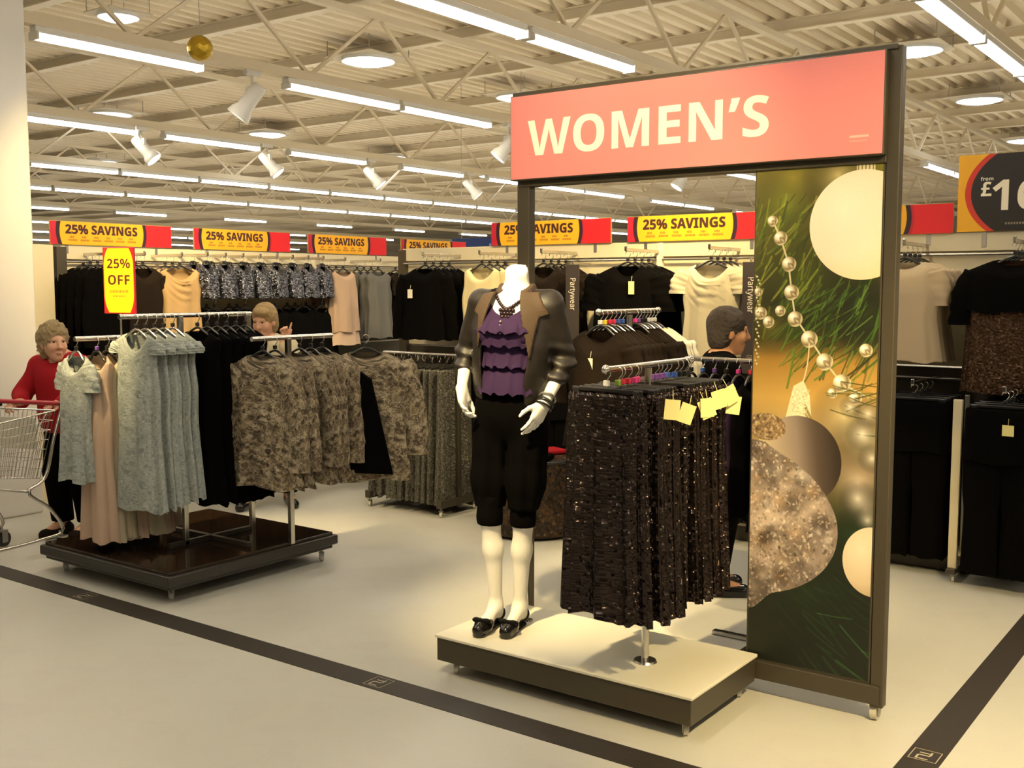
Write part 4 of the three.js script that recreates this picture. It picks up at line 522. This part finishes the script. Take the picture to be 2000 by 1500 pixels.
const boundsOf = (list, pad) => { const lo = [1e9, 1e9, 1e9], hi = [-1e9, -1e9, -1e9]; for (const s of list) { const pts = s[0] === 'c' ? [[s[1], [s[3], s[3], s[3]]], [s[2], [s[4], s[4], s[4]]]] : [[s[1], s[2]]]; for (const [p, r] of pts) for (let i = 0; i < 3; i++) { lo[i] = Math.min(lo[i], p[i] - r[i] - pad); hi[i] = Math.max(hi[i], p[i] + r[i] + pad); } } return [lo, hi]; };
const meshOf = (list, cell, grow = 0) => { const [lo, hi] = boundsOf(list, cell * 2.5 + grow); return net(field(list, grow), lo, hi, cell); };

{ // ---------------- the mannequin
  const m = thing('mannequin', 'headless white mannequin in brown jacket and purple ruffled top', 'mannequin', [3.775, 0.18, -2.8], R(-76)); m.rotation.order = 'YXZ'; m.rotation.z = -0.02;
  const SR = [0.165, 1.44, -0.05], ER = [0.22, 1.2, -0.1], WR = [0.185, 1.03, 0.05], SL = [-0.165, 1.44, -0.05], EL = [-0.245, 1.21, -0.08], WL = [-0.208, 1.07, 0.05];
  const torso = [['c', [0.008, 1.6, -0.035], [0.005, 1.47, -0.055], 0.05, 0.058, 0.03], ['e', [0, 1.33, -0.025], [0.15, 0.165, 0.1], 0.06], ['e', [-0.07, 1.325, 0.045], [0.062, 0.062, 0.055], 0.04], ['e', [0.07, 1.325, 0.045], [0.062, 0.062, 0.055], 0.04], ['c', [-0.14, 1.45, -0.05], [0.14, 1.45, -0.05], 0.042, 0.042, 0.06], ['e', [0, 1.14, -0.02], [0.112, 0.15, 0.08], 0.06], ['e', [0, 0.95, -0.025], [0.16, 0.14, 0.11], 0.06]];
  const arms = [['c', SR, ER, 0.044, 0.036, 0.03], ['c', ER, WR, 0.036, 0.022, 0.02], ['c', SL, EL, 0.044, 0.036, 0.03], ['c', EL, WL, 0.036, 0.022, 0.02]];
  const leg = (s, kz) => [['c', [s * 0.082, 0.9, -0.02], [s * 0.074, 0.5, 0.01 + kz], 0.08, 0.048, 0.04], ['c', [s * 0.074, 0.5, 0.005 + kz], [s * 0.063, 0.35, -0.012 + kz], 0.045, 0.042, 0.03], ['c', [s * 0.063, 0.36, -0.012 + kz], [s * 0.052, 0.1, -0.03 + kz], 0.0425, 0.029, 0.03], ['c', [s * 0.052, 0.1, -0.03 + kz], [s * 0.052, 0.055, -0.045 + kz], 0.031, 0.03, 0.02], ['c', [s * 0.052, 0.075, -0.01 + kz], [s * 0.056, 0.035, 0.1 + kz], 0.03, 0.026, 0.03], ['c', [s * 0.056, 0.034, 0.1 + kz], [s * 0.058, 0.028, 0.145 + kz], 0.028, 0.02, 0.02]];
  const all = [...torso, ...arms, ...leg(-1, 0.02), ...leg(1, -0.01)], fL = field(leg(-1, 0.02)), fR = field(leg(1, -0.01)), fTA = field([...torso, ...arms]), fAll = (x, y, z) => smin(fTA(x, y, z), Math.min(fL(x, y, z), fR(x, y, z)), 0.05), fTor = field([...torso, ...arms]);
  const flat = (x, y, z) => Math.max(fAll(x, y, z) + 0.03 * sstep(0.53, 0.6, y) * sstep(1.2, 1.1, y), y - 1.6 + 0.6 * (z + 0.035) + 0.12 * x); // neck cut off on a slant
  const [lo, hi] = boundsOf(all, 0.03);
  const hR = handShape(WR, [-0.3, -0.86, 0.42], [-0.85, 0.1, -0.35], -1, [0.22, 0.26, 0.32, 0.38], 0.95), hL = handShape(WL, [0.3, -0.82, 0.46], [0.88, 0.25, -0.1], -1, [0.5, 0.55, 0.5, 0.4], 1.0);
  part('body', [net(flat, lo, hi, 0.0105), meshOf([['c', ER, WR, 0.036, 0.022, 0.02], ...hR], 0.0034), meshOf([['c', EL, WL, 0.036, 0.022, 0.02], ...hL], 0.0034)], M.mannequin, m);
  // purple top: smooth bodice and four frilled tiers
  const bod = (x, y, z) => Math.max(fTor(x, y, z) - 0.008, y - (1.395 + 0.05 * Math.pow(Math.abs(x) / 0.085, 2.2)), 1.28 - y, Math.abs(x) - 0.17);
  const top = part('ruffled_top', net(bod, [-0.2, 1.25, -0.18], [0.2, 1.52, 0.16], 0.008), M.purple, m, 'purple sleeveless top with four frills');
  const frill = (y0, y1, s) => { const K = 96, N = 7, pos = [], uv = [], idx = []; for (let i = 0; i <= N; i++) for (let k = 0; k <= K; k++) { const t = i / N, a = k / K * PI * 2, y = lerp(y0, y1, t), wav = Math.sin(a * 17 + s) + 0.6 * Math.sin(a * 29 + s * 2), A = lerp(0.142, 0.146, t) - 0.02 * sstep(1.34, 1.16, y) + 0.018 * sstep(1.2, 1.08, y) + 0.01 * t, B = 0.098 + 0.03 * Math.exp(-Math.pow((y - 1.33) / 0.06, 2)) - 0.012 * sstep(1.34, 1.2, y) + 0.02 * sstep(1.2, 1.08, y) + 0.02 * t, f = 1 + 0.018 * t * wav; pos.push(Math.cos(a) * A * f, y + 0.006 * t * wav, -0.015 + Math.sin(a) * B * f + 0.012 * t); uv.push(a * 0.15, y); } for (let i = 0; i < N; i++) for (let k = 0; k < K; k++) { const a = i * (K + 1) + k, b = a + K + 1; idx.push(a, b, a + 1, b, b + 1, a + 1); } const g = new THREE.BufferGeometry(); g.setAttribute('position', new THREE.Float32BufferAttribute(pos, 3)); g.setAttribute('uv', new THREE.Float32BufferAttribute(uv, 2)); g.setIndex(idx); g.computeVertexNormals(); return g; };
  for (const [a, b, s] of [[1.385, 1.325, 1], [1.335, 1.265, 2], [1.275, 1.175, 3], [1.185, 1.06, 4]]) part('frill', frill(a, b, s), M.purple, top);
  for (let i = 0; i < 4; i++) part('button', new THREE.SphereGeometry(0.006, 8, 6).translate(0.0, 1.372 - i * 0.016, 0.118), M.steel, top);
  // jacket, hollow and open in front
  const shell = [['e', [0, 1.32, -0.03], [0.185, 0.2, 0.135], 0.06], ['e', [0, 1.13, -0.025], [0.178, 0.23, 0.138], 0.08], ['c', [-0.15, 1.45, -0.05], [0.15, 1.45, -0.05], 0.052, 0.052, 0.06], ['c', SR, ER, 0.06, 0.05, 0.04], ['c', ER, [lerp(ER[0], WR[0], 0.42), lerp(ER[1], WR[1], 0.42), lerp(ER[2], WR[2], 0.42)], 0.049, 0.043, 0.02], ['c', SL, EL, 0.06, 0.05, 0.04], ['c', EL, [lerp(EL[0], WL[0], 0.3), lerp(EL[1], WL[1], 0.3), lerp(EL[2], WL[2], 0.3)], 0.049, 0.044, 0.02]];
  const fS = field(shell), inner = field([['e', [0, 1.3, -0.02], [0.165, 0.25, 0.115], 0.05], ['e', [0, 1.12, -0.02], [0.15, 0.2, 0.115], 0.05]]);
  const gap = (x, y, z) => { const l = -0.105 + 0.03 * sstep(1.3, 1.5, y) + 0.01 * sstep(1.2, 1.05, y), r = 0.115 - 0.03 * sstep(1.36, 1.5, y) - 0.02 * sstep(1.25, 1.08, y); return Math.max(l - x, x - r, -z + 0.0); };
  const crease = (x, y, z) => 0.005 * noise3(x * 16, y * 12, z * 16) + (Math.abs(x) > 0.18 ? 0.006 * Math.sin(y * 95 + x * 20) * sstep(1.32, 1.2, y) : 0);
  const jk = (x, y, z) => Math.max(fS(x, y, z) + crease(x, y, z), -inner(x, y, z), -gap(x, y, z), 1.02 - 0.1 * x - y, y > 1.4 ? 0.062 - Math.hypot(x - 0.005, z + 0.05) : -1);
  const j = part('jacket', net(jk, [-0.36, 0.95, -0.24], [0.36, 1.55, 0.16], 0.0058), M.leather, m, 'dark brown open jacket with pushed up sleeves');
  const inPoly = (P, x, y) => { let d = 1e9, s = 1; for (let i = 0, k = P.length - 1; i < P.length; k = i++) { const [ax, ay] = P[i], [bx, by] = P[k], ex = bx - ax, ey = by - ay, wx = x - ax, wy = y - ay, t = clamp((wx * ex + wy * ey) / (ex * ex + ey * ey), 0, 1); d = Math.min(d, Math.hypot(wx - ex * t, wy - ey * t)); const c1 = y >= ay, c2 = y < by, c3 = ex * wy > ey * wx; if ((c1 && c2 && c3) || (!c1 && !c2 && !c3)) s = -s; } return s * d; };
  const lapel = (P) => (x, y, z) => Math.max(fS(x, y, z) - 0.013, -(fS(x, y, z) + 0.004), inPoly(P, x, y), -z - 0.02);
  part('lapel', net(lapel([[0.055, 1.5], [0.13, 1.5], [0.185, 1.405], [0.15, 1.39], [0.125, 1.2], [0.105, 1.3]]), [0.02, 1.15, -0.08], [0.23, 1.53, 0.16], 0.006), M.suede, j); part('lapel', net(lapel([[-0.06, 1.5], [-0.12, 1.49], [-0.16, 1.41], [-0.125, 1.39], [-0.115, 1.24], [-0.1, 1.32]]), [-0.22, 1.15, -0.08], [-0.02, 1.53, 0.16], 0.006), M.suede, j);
  part('collar', net((x, y, z) => { const q = Math.hypot(x - 0.005, (z + 0.055)) - (0.074 + (1.52 - y) * 0.35); return Math.max(Math.abs(q) - 0.01, 1.475 - y, y - 1.535 + 0.5 * Math.max(0, z + 0.05), z - 0.01); }, [-0.14, 1.45, -0.18], [0.15, 1.56, 0.03], 0.006), M.suede, j);
  // gathered black breeches over leggings
  const tr = [['e', [0, 0.98, -0.025], [0.17, 0.16, 0.122], 0.06], ...[-1, 1].flatMap((s) => [['c', [s * 0.088, 0.9, -0.02], [s * 0.084, 0.66, 0.0], 0.092, 0.08, 0.03], ['c', [s * 0.084, 0.68, 0.0], [s * 0.08, 0.57, 0.01], 0.08, 0.066, 0.03]])], fT = field(tr);
  part('breeches', net((x, y, z) => Math.max(fT(x, y, z) + 0.006 * Math.sin(Math.atan2(z, Math.abs(x) - 0.085) * 7) * sstep(1, 0.7, y), 0.545 - y, y - 1.1), [-0.24, 0.52, -0.2], [0.24, 1.13, 0.18], 0.0105), M.black, m, 'black gathered knee length breeches');
  for (const [s, kz] of [[-1, 0.02], [1, -0.01]]) {
    part('legging', net((x, y, z) => Math.max(field(leg(s, kz))(x, y, z) - 0.005, y - 0.6, 0.468 - y), [s > 0 ? 0 : -0.16, 0.44, -0.1], [s > 0 ? 0.16 : 0, 0.62, 0.12], 0.007), M.black, m);
    const foot = field(leg(s, kz).slice(3));
    const shoe = part('shoe', net((x, y, z) => { const t = z - kz; return Math.max(Math.min(Math.max(foot(x, y, z) - 0.009, y - (t > 0.075 ? 0.062 : 0.032 + 0.045 * sstep(-0.03, -0.075, t))), cap(x, y, z, [s * 0.052, 0.012, kz - 0.045], [s * 0.057, 0.008, kz + 0.14], 0.028, 0.03) + Math.max(0, y - 0.012) * 2), -y); }, [s * 0.055 - 0.07, -0.005, kz - 0.12], [s * 0.055 + 0.07, 0.13, kz + 0.21], 0.005), M.patent, m);
    part('bow', meshOf([['e', [s * 0.057 - 0.022, 0.064, kz + 0.118], [0.022, 0.012, 0.014], 0.006], ['e', [s * 0.057 + 0.022, 0.064, kz + 0.118], [0.022, 0.012, 0.014], 0.006], ['e', [s * 0.057, 0.064, kz + 0.118], [0.009, 0.01, 0.012], 0.006]], 0.004), M.blackShine, shoe);
  }
  // necklace laid on the chest, bangles, support rod
  const front = (x, y) => { for (let z = 0.2; z > -0.1; z -= 0.002) if (fTor(x, y, z) < 0) return z; return 0; };
  const beads = []; for (let i = -9; i <= 9; i++) { const t = i / 9, x = t * 0.082, y = 1.425 + 0.075 * Math.pow(Math.abs(t), 1.5); beads.push(new THREE.SphereGeometry(0.0085, 8, 6).translate(x + 0.005, y, front(x, y) + 0.006)); }
  for (let r = 0; r < 4; r++) for (let i = 0; i < 5 - r; i++) { const x = (i - (4 - r) / 2) * 0.015, y = 1.42 - r * 0.014; beads.push(new THREE.SphereGeometry(0.009, 8, 6).translate(x + 0.005, y, front(x, y) + 0.006)); }
  part('necklace', beads, mat(lin(0.02, 0.01, 0.014), 0.25), m, 'dark beaded bib necklace');
  const ax = V(WR[0] - ER[0], WR[1] - ER[1], WR[2] - ER[2]).normalize(); [[0.9, M.steel, 0.2], [0.97, M.leather, -0.12], [1.03, M.blackPlastic, 0.1], [1.1, M.patent, -0.05]].forEach(([t, mm, tilt]) => { const g = new THREE.TorusGeometry(0.036, 0.0052, 8, 28); const o = part('bangle', g, mm, m); o.position.set(lerp(ER[0], WR[0], t), lerp(ER[1], WR[1], t), lerp(ER[2], WR[2], t)); o.quaternion.setFromUnitVectors(V(0, 0, 1), ax.clone().add(V(tilt, 0, tilt)).normalize()); });
  part('support_rod', [bar(V(0.06, 0.004, -0.13), V(0.065, 0.3, -0.06), 0.005, 8), new THREE.CylinderGeometry(0.02, 0.022, 0.008, 16).translate(0.06, 0.004, -0.13)], M.chrome, m);
}

// ---------------------------------------------------------------- shoppers
function headShape(c, yaw, nod = 0, size = 1) { // shapes of a head at c, turned by yaw about y
  const cy = Math.cos(yaw), sy = Math.sin(yaw), cn = Math.cos(nod), sn = Math.sin(nod);
  const T = (x, y, z) => { const y1 = y * cn - z * sn, z1 = y * sn + z * cn; return [c[0] + (x * cy + z1 * sy) * size, c[1] + y1 * size, c[2] + (-x * sy + z1 * cy) * size]; };
  const inv = (X, Y, Z) => { const dx = (X - c[0]) / size, dy = (Y - c[1]) / size, dz = (Z - c[2]) / size, x = dx * cy - dz * sy, z = dx * sy + dz * cy; return [x, dy * cn + z * sn, -dy * sn + z * cn]; };
  const head = (x, y, z) => { // in head space
    let d = ell(x, y, z, [0, 0.03, -0.012], [0.073, 0.09, 0.092]); d = smin(d, ell(x, y, z, [0, -0.04, 0.028], [0.058, 0.078, 0.062]), 0.05); d = smin(d, ell(x, y, z, [0, -0.098, 0.066], [0.024, 0.02, 0.02]), 0.035);
    d = smin(d, ell(x, y, z, [Math.sign(x || 1) * 0.036, -0.025, 0.066], [0.024, 0.024, 0.02]), 0.025); d = smin(d, cap(x, y, z, [0, 0.02, 0.088], [0, -0.022, 0.108], 0.008, 0.013), 0.016); d = smin(d, ell(x, y, z, [Math.sign(x || 1) * 0.012, -0.027, 0.095], [0.009, 0.008, 0.011]), 0.01);
    d = smin(d, cap(x, y, z, [-0.035, 0.03, 0.076], [0.035, 0.03, 0.076], 0.01, 0.01), 0.02); d = smin(d, ell(x, y, z, [0, -0.06, 0.086], [0.022, 0.006, 0.01]), 0.008); d = smin(d, ell(x, y, z, [0, -0.072, 0.084], [0.018, 0.006, 0.01]), 0.008);
    d = Math.max(d, -ell(x, y, z, [Math.sign(x || 1) * 0.031, 0.012, 0.094], [0.015, 0.009, 0.014])); d = smin(d, ell(x, y, z, [Math.sign(x || 1) * 0.075, -0.012, -0.004], [0.01, 0.03, 0.019]), 0.01); return d;
  };
  return { T, inv, f: (X, Y, Z) => { const p = inv(X, Y, Z); return head(...p) * size; }, box: [[c[0] - 0.14 * size, c[1] - 0.15 * size, c[2] - 0.14 * size], [c[0] + 0.14 * size, c[1] + 0.16 * size, c[2] + 0.14 * size]], size };
}
function finishHead(p, H, hairMat, style) {
  const hair = (X, Y, Z) => {
    const [x, y, z] = H.inv(X, Y, Z); let d = ell(x, y, z, [0, 0.04, -0.022], style.r || [0.09, 0.1, 0.108]);
    if (style.nape) d = smin(d, ell(x, y, z, [0, -0.035, -0.045], [0.085, 0.085, 0.07]), 0.03); if (style.fringe) d = smin(d, ell(x, y, z, [0.02, 0.085, 0.06], [0.06, 0.03, 0.04]), 0.02);
    const face = Math.min(ell(x, y, z, [0, -0.045, 0.115], [0.069, 0.112, 0.09]), ell(x, y, z, [0, -0.13, 0.06], [0.08, 0.09, 0.1])); d = Math.max(d, -face); d += (style.curl || 0.003) * noise3(x * 55, y * 55, z * 55) + 0.002 * Math.sin((x * 3 + y) * 240 * (style.curl ? 0.4 : 1)); return d * H.size;
  };
  const b = [H.box[0].map((v) => v - 0.01), H.box[1].map((v) => v + 0.02)]; part('hair', net(hair, b[0], b[1], 0.005), hairMat, p);
  for (const s of [-1, 1]) { const e = H.T(s * 0.031, 0.012, 0.079); part('eye', new THREE.SphereGeometry(0.0085, 10, 8).translate(...e), M.eye, p); }
  const l = H.T(0, -0.066, 0.0915); const q = part('lips', new THREE.SphereGeometry(1, 10, 8).scale(0.02, 0.006, 0.005), M.lip, p); q.position.set(...l); q.rotation.y = style.yaw || 0;
}
const mid3 = (a, b, t) => [lerp(a[0], b[0], t), lerp(a[1], b[1], t), lerp(a[2], b[2], t)];
function person(o) { // joints in local space, front toward +z
  const p = thing('person', o.label, 'person', o.at, o.turn), H = headShape(o.head, o.yaw, o.nod || 0, o.hs || 1), { S, E, W } = o, hips = o.hips, body = [];
  const nb = [0, S[0][1] + 0.03, (S[0][2] + S[1][2]) / 2];
  const neck = ['c', mid3(o.head, nb, 0.35), nb, 0.05, 0.06, 0.04];
  const trunk = [['c', S[0], S[1], 0.058, 0.058, 0.06], ['e', [0, lerp(hips[1], nb[1], 0.66), lerp(hips[2], nb[2], 0.66)], [0.165 * o.wide, 0.2, 0.12 * o.wide], 0.06], ['e', [0, lerp(hips[1], nb[1], 0.3), lerp(hips[2], nb[2], 0.3)], [0.155 * o.wide, 0.17, 0.125 * o.wide], 0.06], ['e', hips, [0.175 * o.wide, 0.15, 0.135 * o.wide], 0.06]];
  const arm = (i) => [['c', S[i], E[i], 0.052, 0.042, 0.03], ['c', E[i], W[i], 0.042, 0.027, 0.02]], legs = [0, 1].flatMap((i) => [['c', [hips[0] + (i ? 1 : -1) * 0.085, hips[1] - 0.06, hips[2]], o.K[i], 0.09, 0.06, 0.03], ['c', o.K[i], o.A[i], 0.058, 0.036, 0.02], ['c', o.A[i], o.toe[i], 0.036, 0.03, 0.02]]);
  const all = [neck, ...trunk, ...arm(0), ...arm(1), ...legs], fB = field(all), f = (x, y, z) => smin(fB(x, y, z), H.f(x, y, z), 0.015), [lo, hi] = boundsOf(all, 0.03); hi[1] = Math.max(hi[1], o.head[1] - 0.08);
  const parts = [net((x, y, z) => Math.max(fB(x, y, z), y - o.head[1] + 0.02), lo, hi, 0.013), net(f, H.box[0], H.box[1], 0.0042)];
  for (const i of [0, 1]) parts.push(meshOf([['c', E[i], W[i], 0.042, 0.027, 0.02], ...handShape(W[i], o.hand[i].dir, o.hand[i].palm, o.hand[i].side, o.hand[i].curl, o.hand[i].thumb ?? 0.7)], 0.004));
  part('body', parts, o.skin, p); finishHead(p, H, o.hair, o.style);
  const top = [...trunk, ...[0, 1].flatMap((i) => [['c', S[i], E[i], 0.055, 0.046, 0.03], ['c', E[i], mid3(E[i], W[i], 0.86), 0.046, 0.038, 0.02]])], fTp = field(top, 0.016), [tl, th] = boundsOf(top, 0.05);
  const V0 = o.vneck || 0.07;
  part(o.topName, net((x, y, z) => Math.max(fTp(x, y, z) + 0.006 * noise3(x * 14, y * 9, z * 14), o.hem - y, 0.062 - Math.hypot(x, (z - nb[2]) * (z > nb[2] ? 0.55 : 1)) - Math.max(0, nb[1] + 0.02 - y) * (z > nb[2] ? 0.35 : 2)), tl, th, 0.0115), o.topMat, p);
  if (o.shirt) part('shirt', net((x, y, z) => Math.max(field(trunk, 0.006)(x, y, z), nb[1] - 0.3 - y, Math.abs(x) - 0.075, nb[2] - 0.01 - z, 0.05 - Math.hypot(x, z - nb[2])), [-0.12, nb[1] - 0.33, nb[2] - 0.05], [0.12, nb[1] + 0.08, nb[2] + 0.22], 0.009), o.shirt, p);
  const fl = field([['e', hips, [0.18 * o.wide, 0.16, 0.14 * o.wide], 0.05], ...[0, 1].flatMap((i) => [['c', [hips[0] + (i ? 1 : -1) * 0.09, hips[1] - 0.06, hips[2]], o.K[i], 0.1, 0.08, 0.03], ['c', o.K[i], mid3(o.K[i], o.A[i], 0.92), 0.08, 0.068, 0.02]])], 0.006);
  part('trousers', net((x, y, z) => Math.max(fl(x, y, z), o.A[0][1] + 0.015 - y), [-0.34, 0, hips[2] - 0.3], [0.34, hips[1] + 0.2, hips[2] + 0.34], 0.013), o.legMat, p);
  for (const i of [0, 1]) { const a = o.A[i], t = o.toe[i], fs = field([['c', [a[0], 0.036, a[2] - 0.035], [t[0], 0.03, t[2]], 0.042, 0.036, 0.02], ['c', a, [a[0], 0.05, a[2] - 0.02], 0.038, 0.038, 0.02]], 0.004); part('shoe', net((x, y, z) => Math.max(fs(x, y, z), -y, y - 0.095), [Math.min(a[0], t[0]) - 0.07, -0.01, a[2] - 0.1], [Math.max(a[0], t[0]) + 0.07, 0.12, t[2] + 0.07], 0.006), o.shoeMat, p); }
  return p;
}
person({ label: 'older woman in a red jacket pushing the trolley and looking right', at: [4.04, 0, -6.7], turn: R(-72), head: [0, 1.33, 0.08], yaw: R(62), nod: 0.05, hips: [0, 0.82, -0.06], wide: 1.2, S: [[-0.19, 1.16, 0.0], [0.19, 1.16, 0.0]], E: [[-0.3, 0.97, 0.06], [0.27, 0.96, 0.06]], W: [[-0.16, 0.945, 0.22], [0.15, 0.945, 0.22]], K: [[-0.09, 0.45, 0.0], [0.1, 0.45, -0.02]], A: [[-0.09, 0.085, -0.05], [0.1, 0.085, -0.08]], toe: [[-0.1, 0.035, 0.12], [0.11, 0.035, 0.09]],
  hand: [{ dir: [0.1, -0.1, 1], palm: [0, -1, -0.1], side: -1, curl: [0.9, 0.95, 1, 1], thumb: 0.5 }, { dir: [-0.1, -0.1, 1], palm: [0, -1, -0.1], side: 1, curl: [0.9, 0.95, 1, 1], thumb: 0.5 }], skin: M.skin, hair: M.blond, style: { curl: 0.012, nape: true, r: [0.096, 0.106, 0.112], yaw: R(62) }, topName: 'jacket', topMat: M.red, shirt: M.whiteCloth, hem: 0.72, legMat: M.black, shoeMat: M.darkBrown });
person({ label: 'fair haired woman pointing, standing behind the fur coats', at: [5.52, 0, -6.36], turn: R(-50), head: [-0.01, 1.44, 0.04], yaw: R(-22), nod: 0.25, hips: [0, 0.88, 0], wide: 1.0, S: [[-0.16, 1.24, 0], [0.16, 1.24, 0]], E: [[-0.22, 0.98, 0.02], [0.25, 1.06, 0.1]], W: [[-0.2, 0.8, 0.16], [0.15, 1.29, 0.17]], K: [[-0.09, 0.47, 0.04], [0.1, 0.47, -0.02]], A: [[-0.16, 0.085, 0.02], [0.13, 0.085, -0.1]], toe: [[-0.2, 0.035, 0.16], [0.19, 0.035, 0.06]],
  hand: [{ dir: [0.1, -1, 0.2], palm: [1, 0, 0.2], side: -1, curl: [0.4, 0.45, 0.5, 0.5] }, { dir: [0.25, 1, 0.1], palm: [-0.3, 0.1, 1], side: 1, curl: [0.05, 1.35, 1.4, 1.4], thumb: 0.5 }], skin: M.skin, hair: M.fairHair, style: { fringe: true, nape: true, yaw: R(-22) }, topName: 'blouse', topMat: M.ivory, hem: 0.74, legMat: M.black, shoeMat: M.patent });
person({ label: 'brown haired woman in black seen in profile left of the poster', at: [5.43, 0, -2.56], turn: R(36), head: [0, 1.455, 0.05], yaw: 0, nod: 0.12, hips: [0, 0.88, 0], wide: 0.95, S: [[-0.16, 1.26, 0], [0.16, 1.26, 0]], E: [[-0.2, 1.0, 0.03], [0.2, 1.0, 0.05]], W: [[-0.18, 0.83, 0.14], [0.17, 0.85, 0.18]], K: [[-0.085, 0.47, 0.02], [0.085, 0.47, 0.02]], A: [[-0.09, 0.085, -0.03], [0.09, 0.085, -0.03]], toe: [[-0.1, 0.035, 0.13], [0.1, 0.035, 0.13]],
  hand: [{ dir: [0, -1, 0.3], palm: [1, 0, 0], side: -1, curl: [0.4, 0.45, 0.5, 0.5] }, { dir: [0, -1, 0.3], palm: [-1, 0, 0], side: 1, curl: [0.4, 0.45, 0.5, 0.5] }], skin: M.tan, hair: M.brownHair, style: { r: [0.09, 0.1, 0.11], nape: true }, topName: 'cardigan', topMat: M.black, hem: 0.74, legMat: M.black, shoeMat: M.patent });

{ // ---------------------------------------------------------------- shopping trolley (front toward +z)
  const t = thing('shopping_trolley', 'wire shopping trolley with a red handle at the left edge', 'trolley', [3.73, 0, -6.585], R(-72));
  const wires = [], W0 = 0.25, W1 = 0.2, y0 = 0.92, z0 = 0.06, z1 = 0.86; // basket narrows to the front and floor slopes up
  const P = (u, v, w) => V(lerp(-1, 1, u) * lerp(lerp(W0, W0 - 0.05, v), lerp(W1, W1 - 0.05, v), w), lerp(lerp(y0, y0 - 0.06, w), lerp(0.5, 0.6, w), v), lerp(z0 + v * 0.1, z1 - v * 0.06, w));
  const line = (a, b, r = 0.0022) => wires.push(bar(a, b, r, 5));
  for (let i = 0; i <= 26; i++) { const w = i / 26; for (const u of [0, 1]) line(P(u, 0, w), P(u, 1, w)); line(P(0, 1, w), P(1, 1, w)); }
  for (let i = 0; i <= 7; i++) { const v = i / 7; for (const u of [0, 1]) line(P(u, v, 0), P(u, v, 1), i ? 0.0022 : 0.006); for (const w of [0, 1]) line(P(0, v, w), P(1, v, w), i ? 0.0022 : 0.006); }
  for (let i = 0; i <= 14; i++) { const u = i / 14; for (const w of [0, 1]) line(P(u, 0, w), P(u, 1, w)); line(P(u, 1, 0), P(u, 1, 1)); }
  part('basket', wires, M.chrome, t);
  part('child_seat', [bar(P(0.1, 0.05, 0.02), P(0.1, 0.75, 0.22), 0.004, 6), bar(P(0.9, 0.05, 0.02), P(0.9, 0.75, 0.22), 0.004, 6), rbox(0.36, 0.2, 0.006, 0, 0.78, 0.15, 0.003)], M.clear, t);
  const legs = [-1, 1].map((s) => tube([V(s * 0.255, 0.95, 0.0), V(s * 0.25, 0.75, 0.08), V(s * 0.235, 0.5, 0.16), V(s * 0.235, 0.44, 0.3), V(s * 0.235, 0.3, 0.12), V(s * 0.24, 0.14, 0.02), V(s * 0.235, 0.12, 0.2), V(s * 0.19, 0.13, 0.82)], 0.011, 48, 8)); part('frame', [...legs, bar(V(-0.235, 0.44, 0.3), V(0.235, 0.44, 0.3), 0.009, 8), bar(V(-0.19, 0.13, 0.82), V(0.19, 0.13, 0.82), 0.009, 8), bar(V(-0.16, 0.5, 0.75), V(-0.19, 0.13, 0.8), 0.009, 8), bar(V(0.16, 0.5, 0.75), V(0.19, 0.13, 0.8), 0.009, 8)], M.chrome, t);
  part('handle', [bar(V(-0.26, 0.955, -0.02), V(0.26, 0.955, -0.02), 0.015, 12)], mat(lin(0.45, 0.03, 0.04), 0.4), t, 'red plastic push handle'); for (const s of [-1, 1]) part('handle_end', [rbox(0.03, 0.05, 0.06, s * 0.262, 0.945, 0.0, 0.008)], M.blackPlastic, t);
  for (const [x, z] of [[-0.24, 0.04], [0.24, 0.04], [-0.19, 0.8], [0.19, 0.8]]) castor(t, x, z, PI / 2, M.rubber, 2.05);
}
{ // cream upright rail in front of the right wall
  const r = thing('garment_rail', 'cream upright rail on a castor beside the tagged black trousers', 'clothes rail', [6.42, 0, -1.545]);
  part('post', [rbox(0.03, 1.0, 0.05, 0, 0.56, 0, 0.004)], M.cream, r); part('post', [rbox(0.03, 1.0, 0.03, 0.3, 0.56, -0.02, 0.004)], M.steel, r); part('foot', [rbox(0.42, 0.03, 0.05, 0.15, 0.07, 0, 0.004)], M.darkMetal, r); for (const x of [0, 0.3]) castor(r, x, 0, 0.4, M.clear, 0.8);
}
renderer.render(scene, camera);
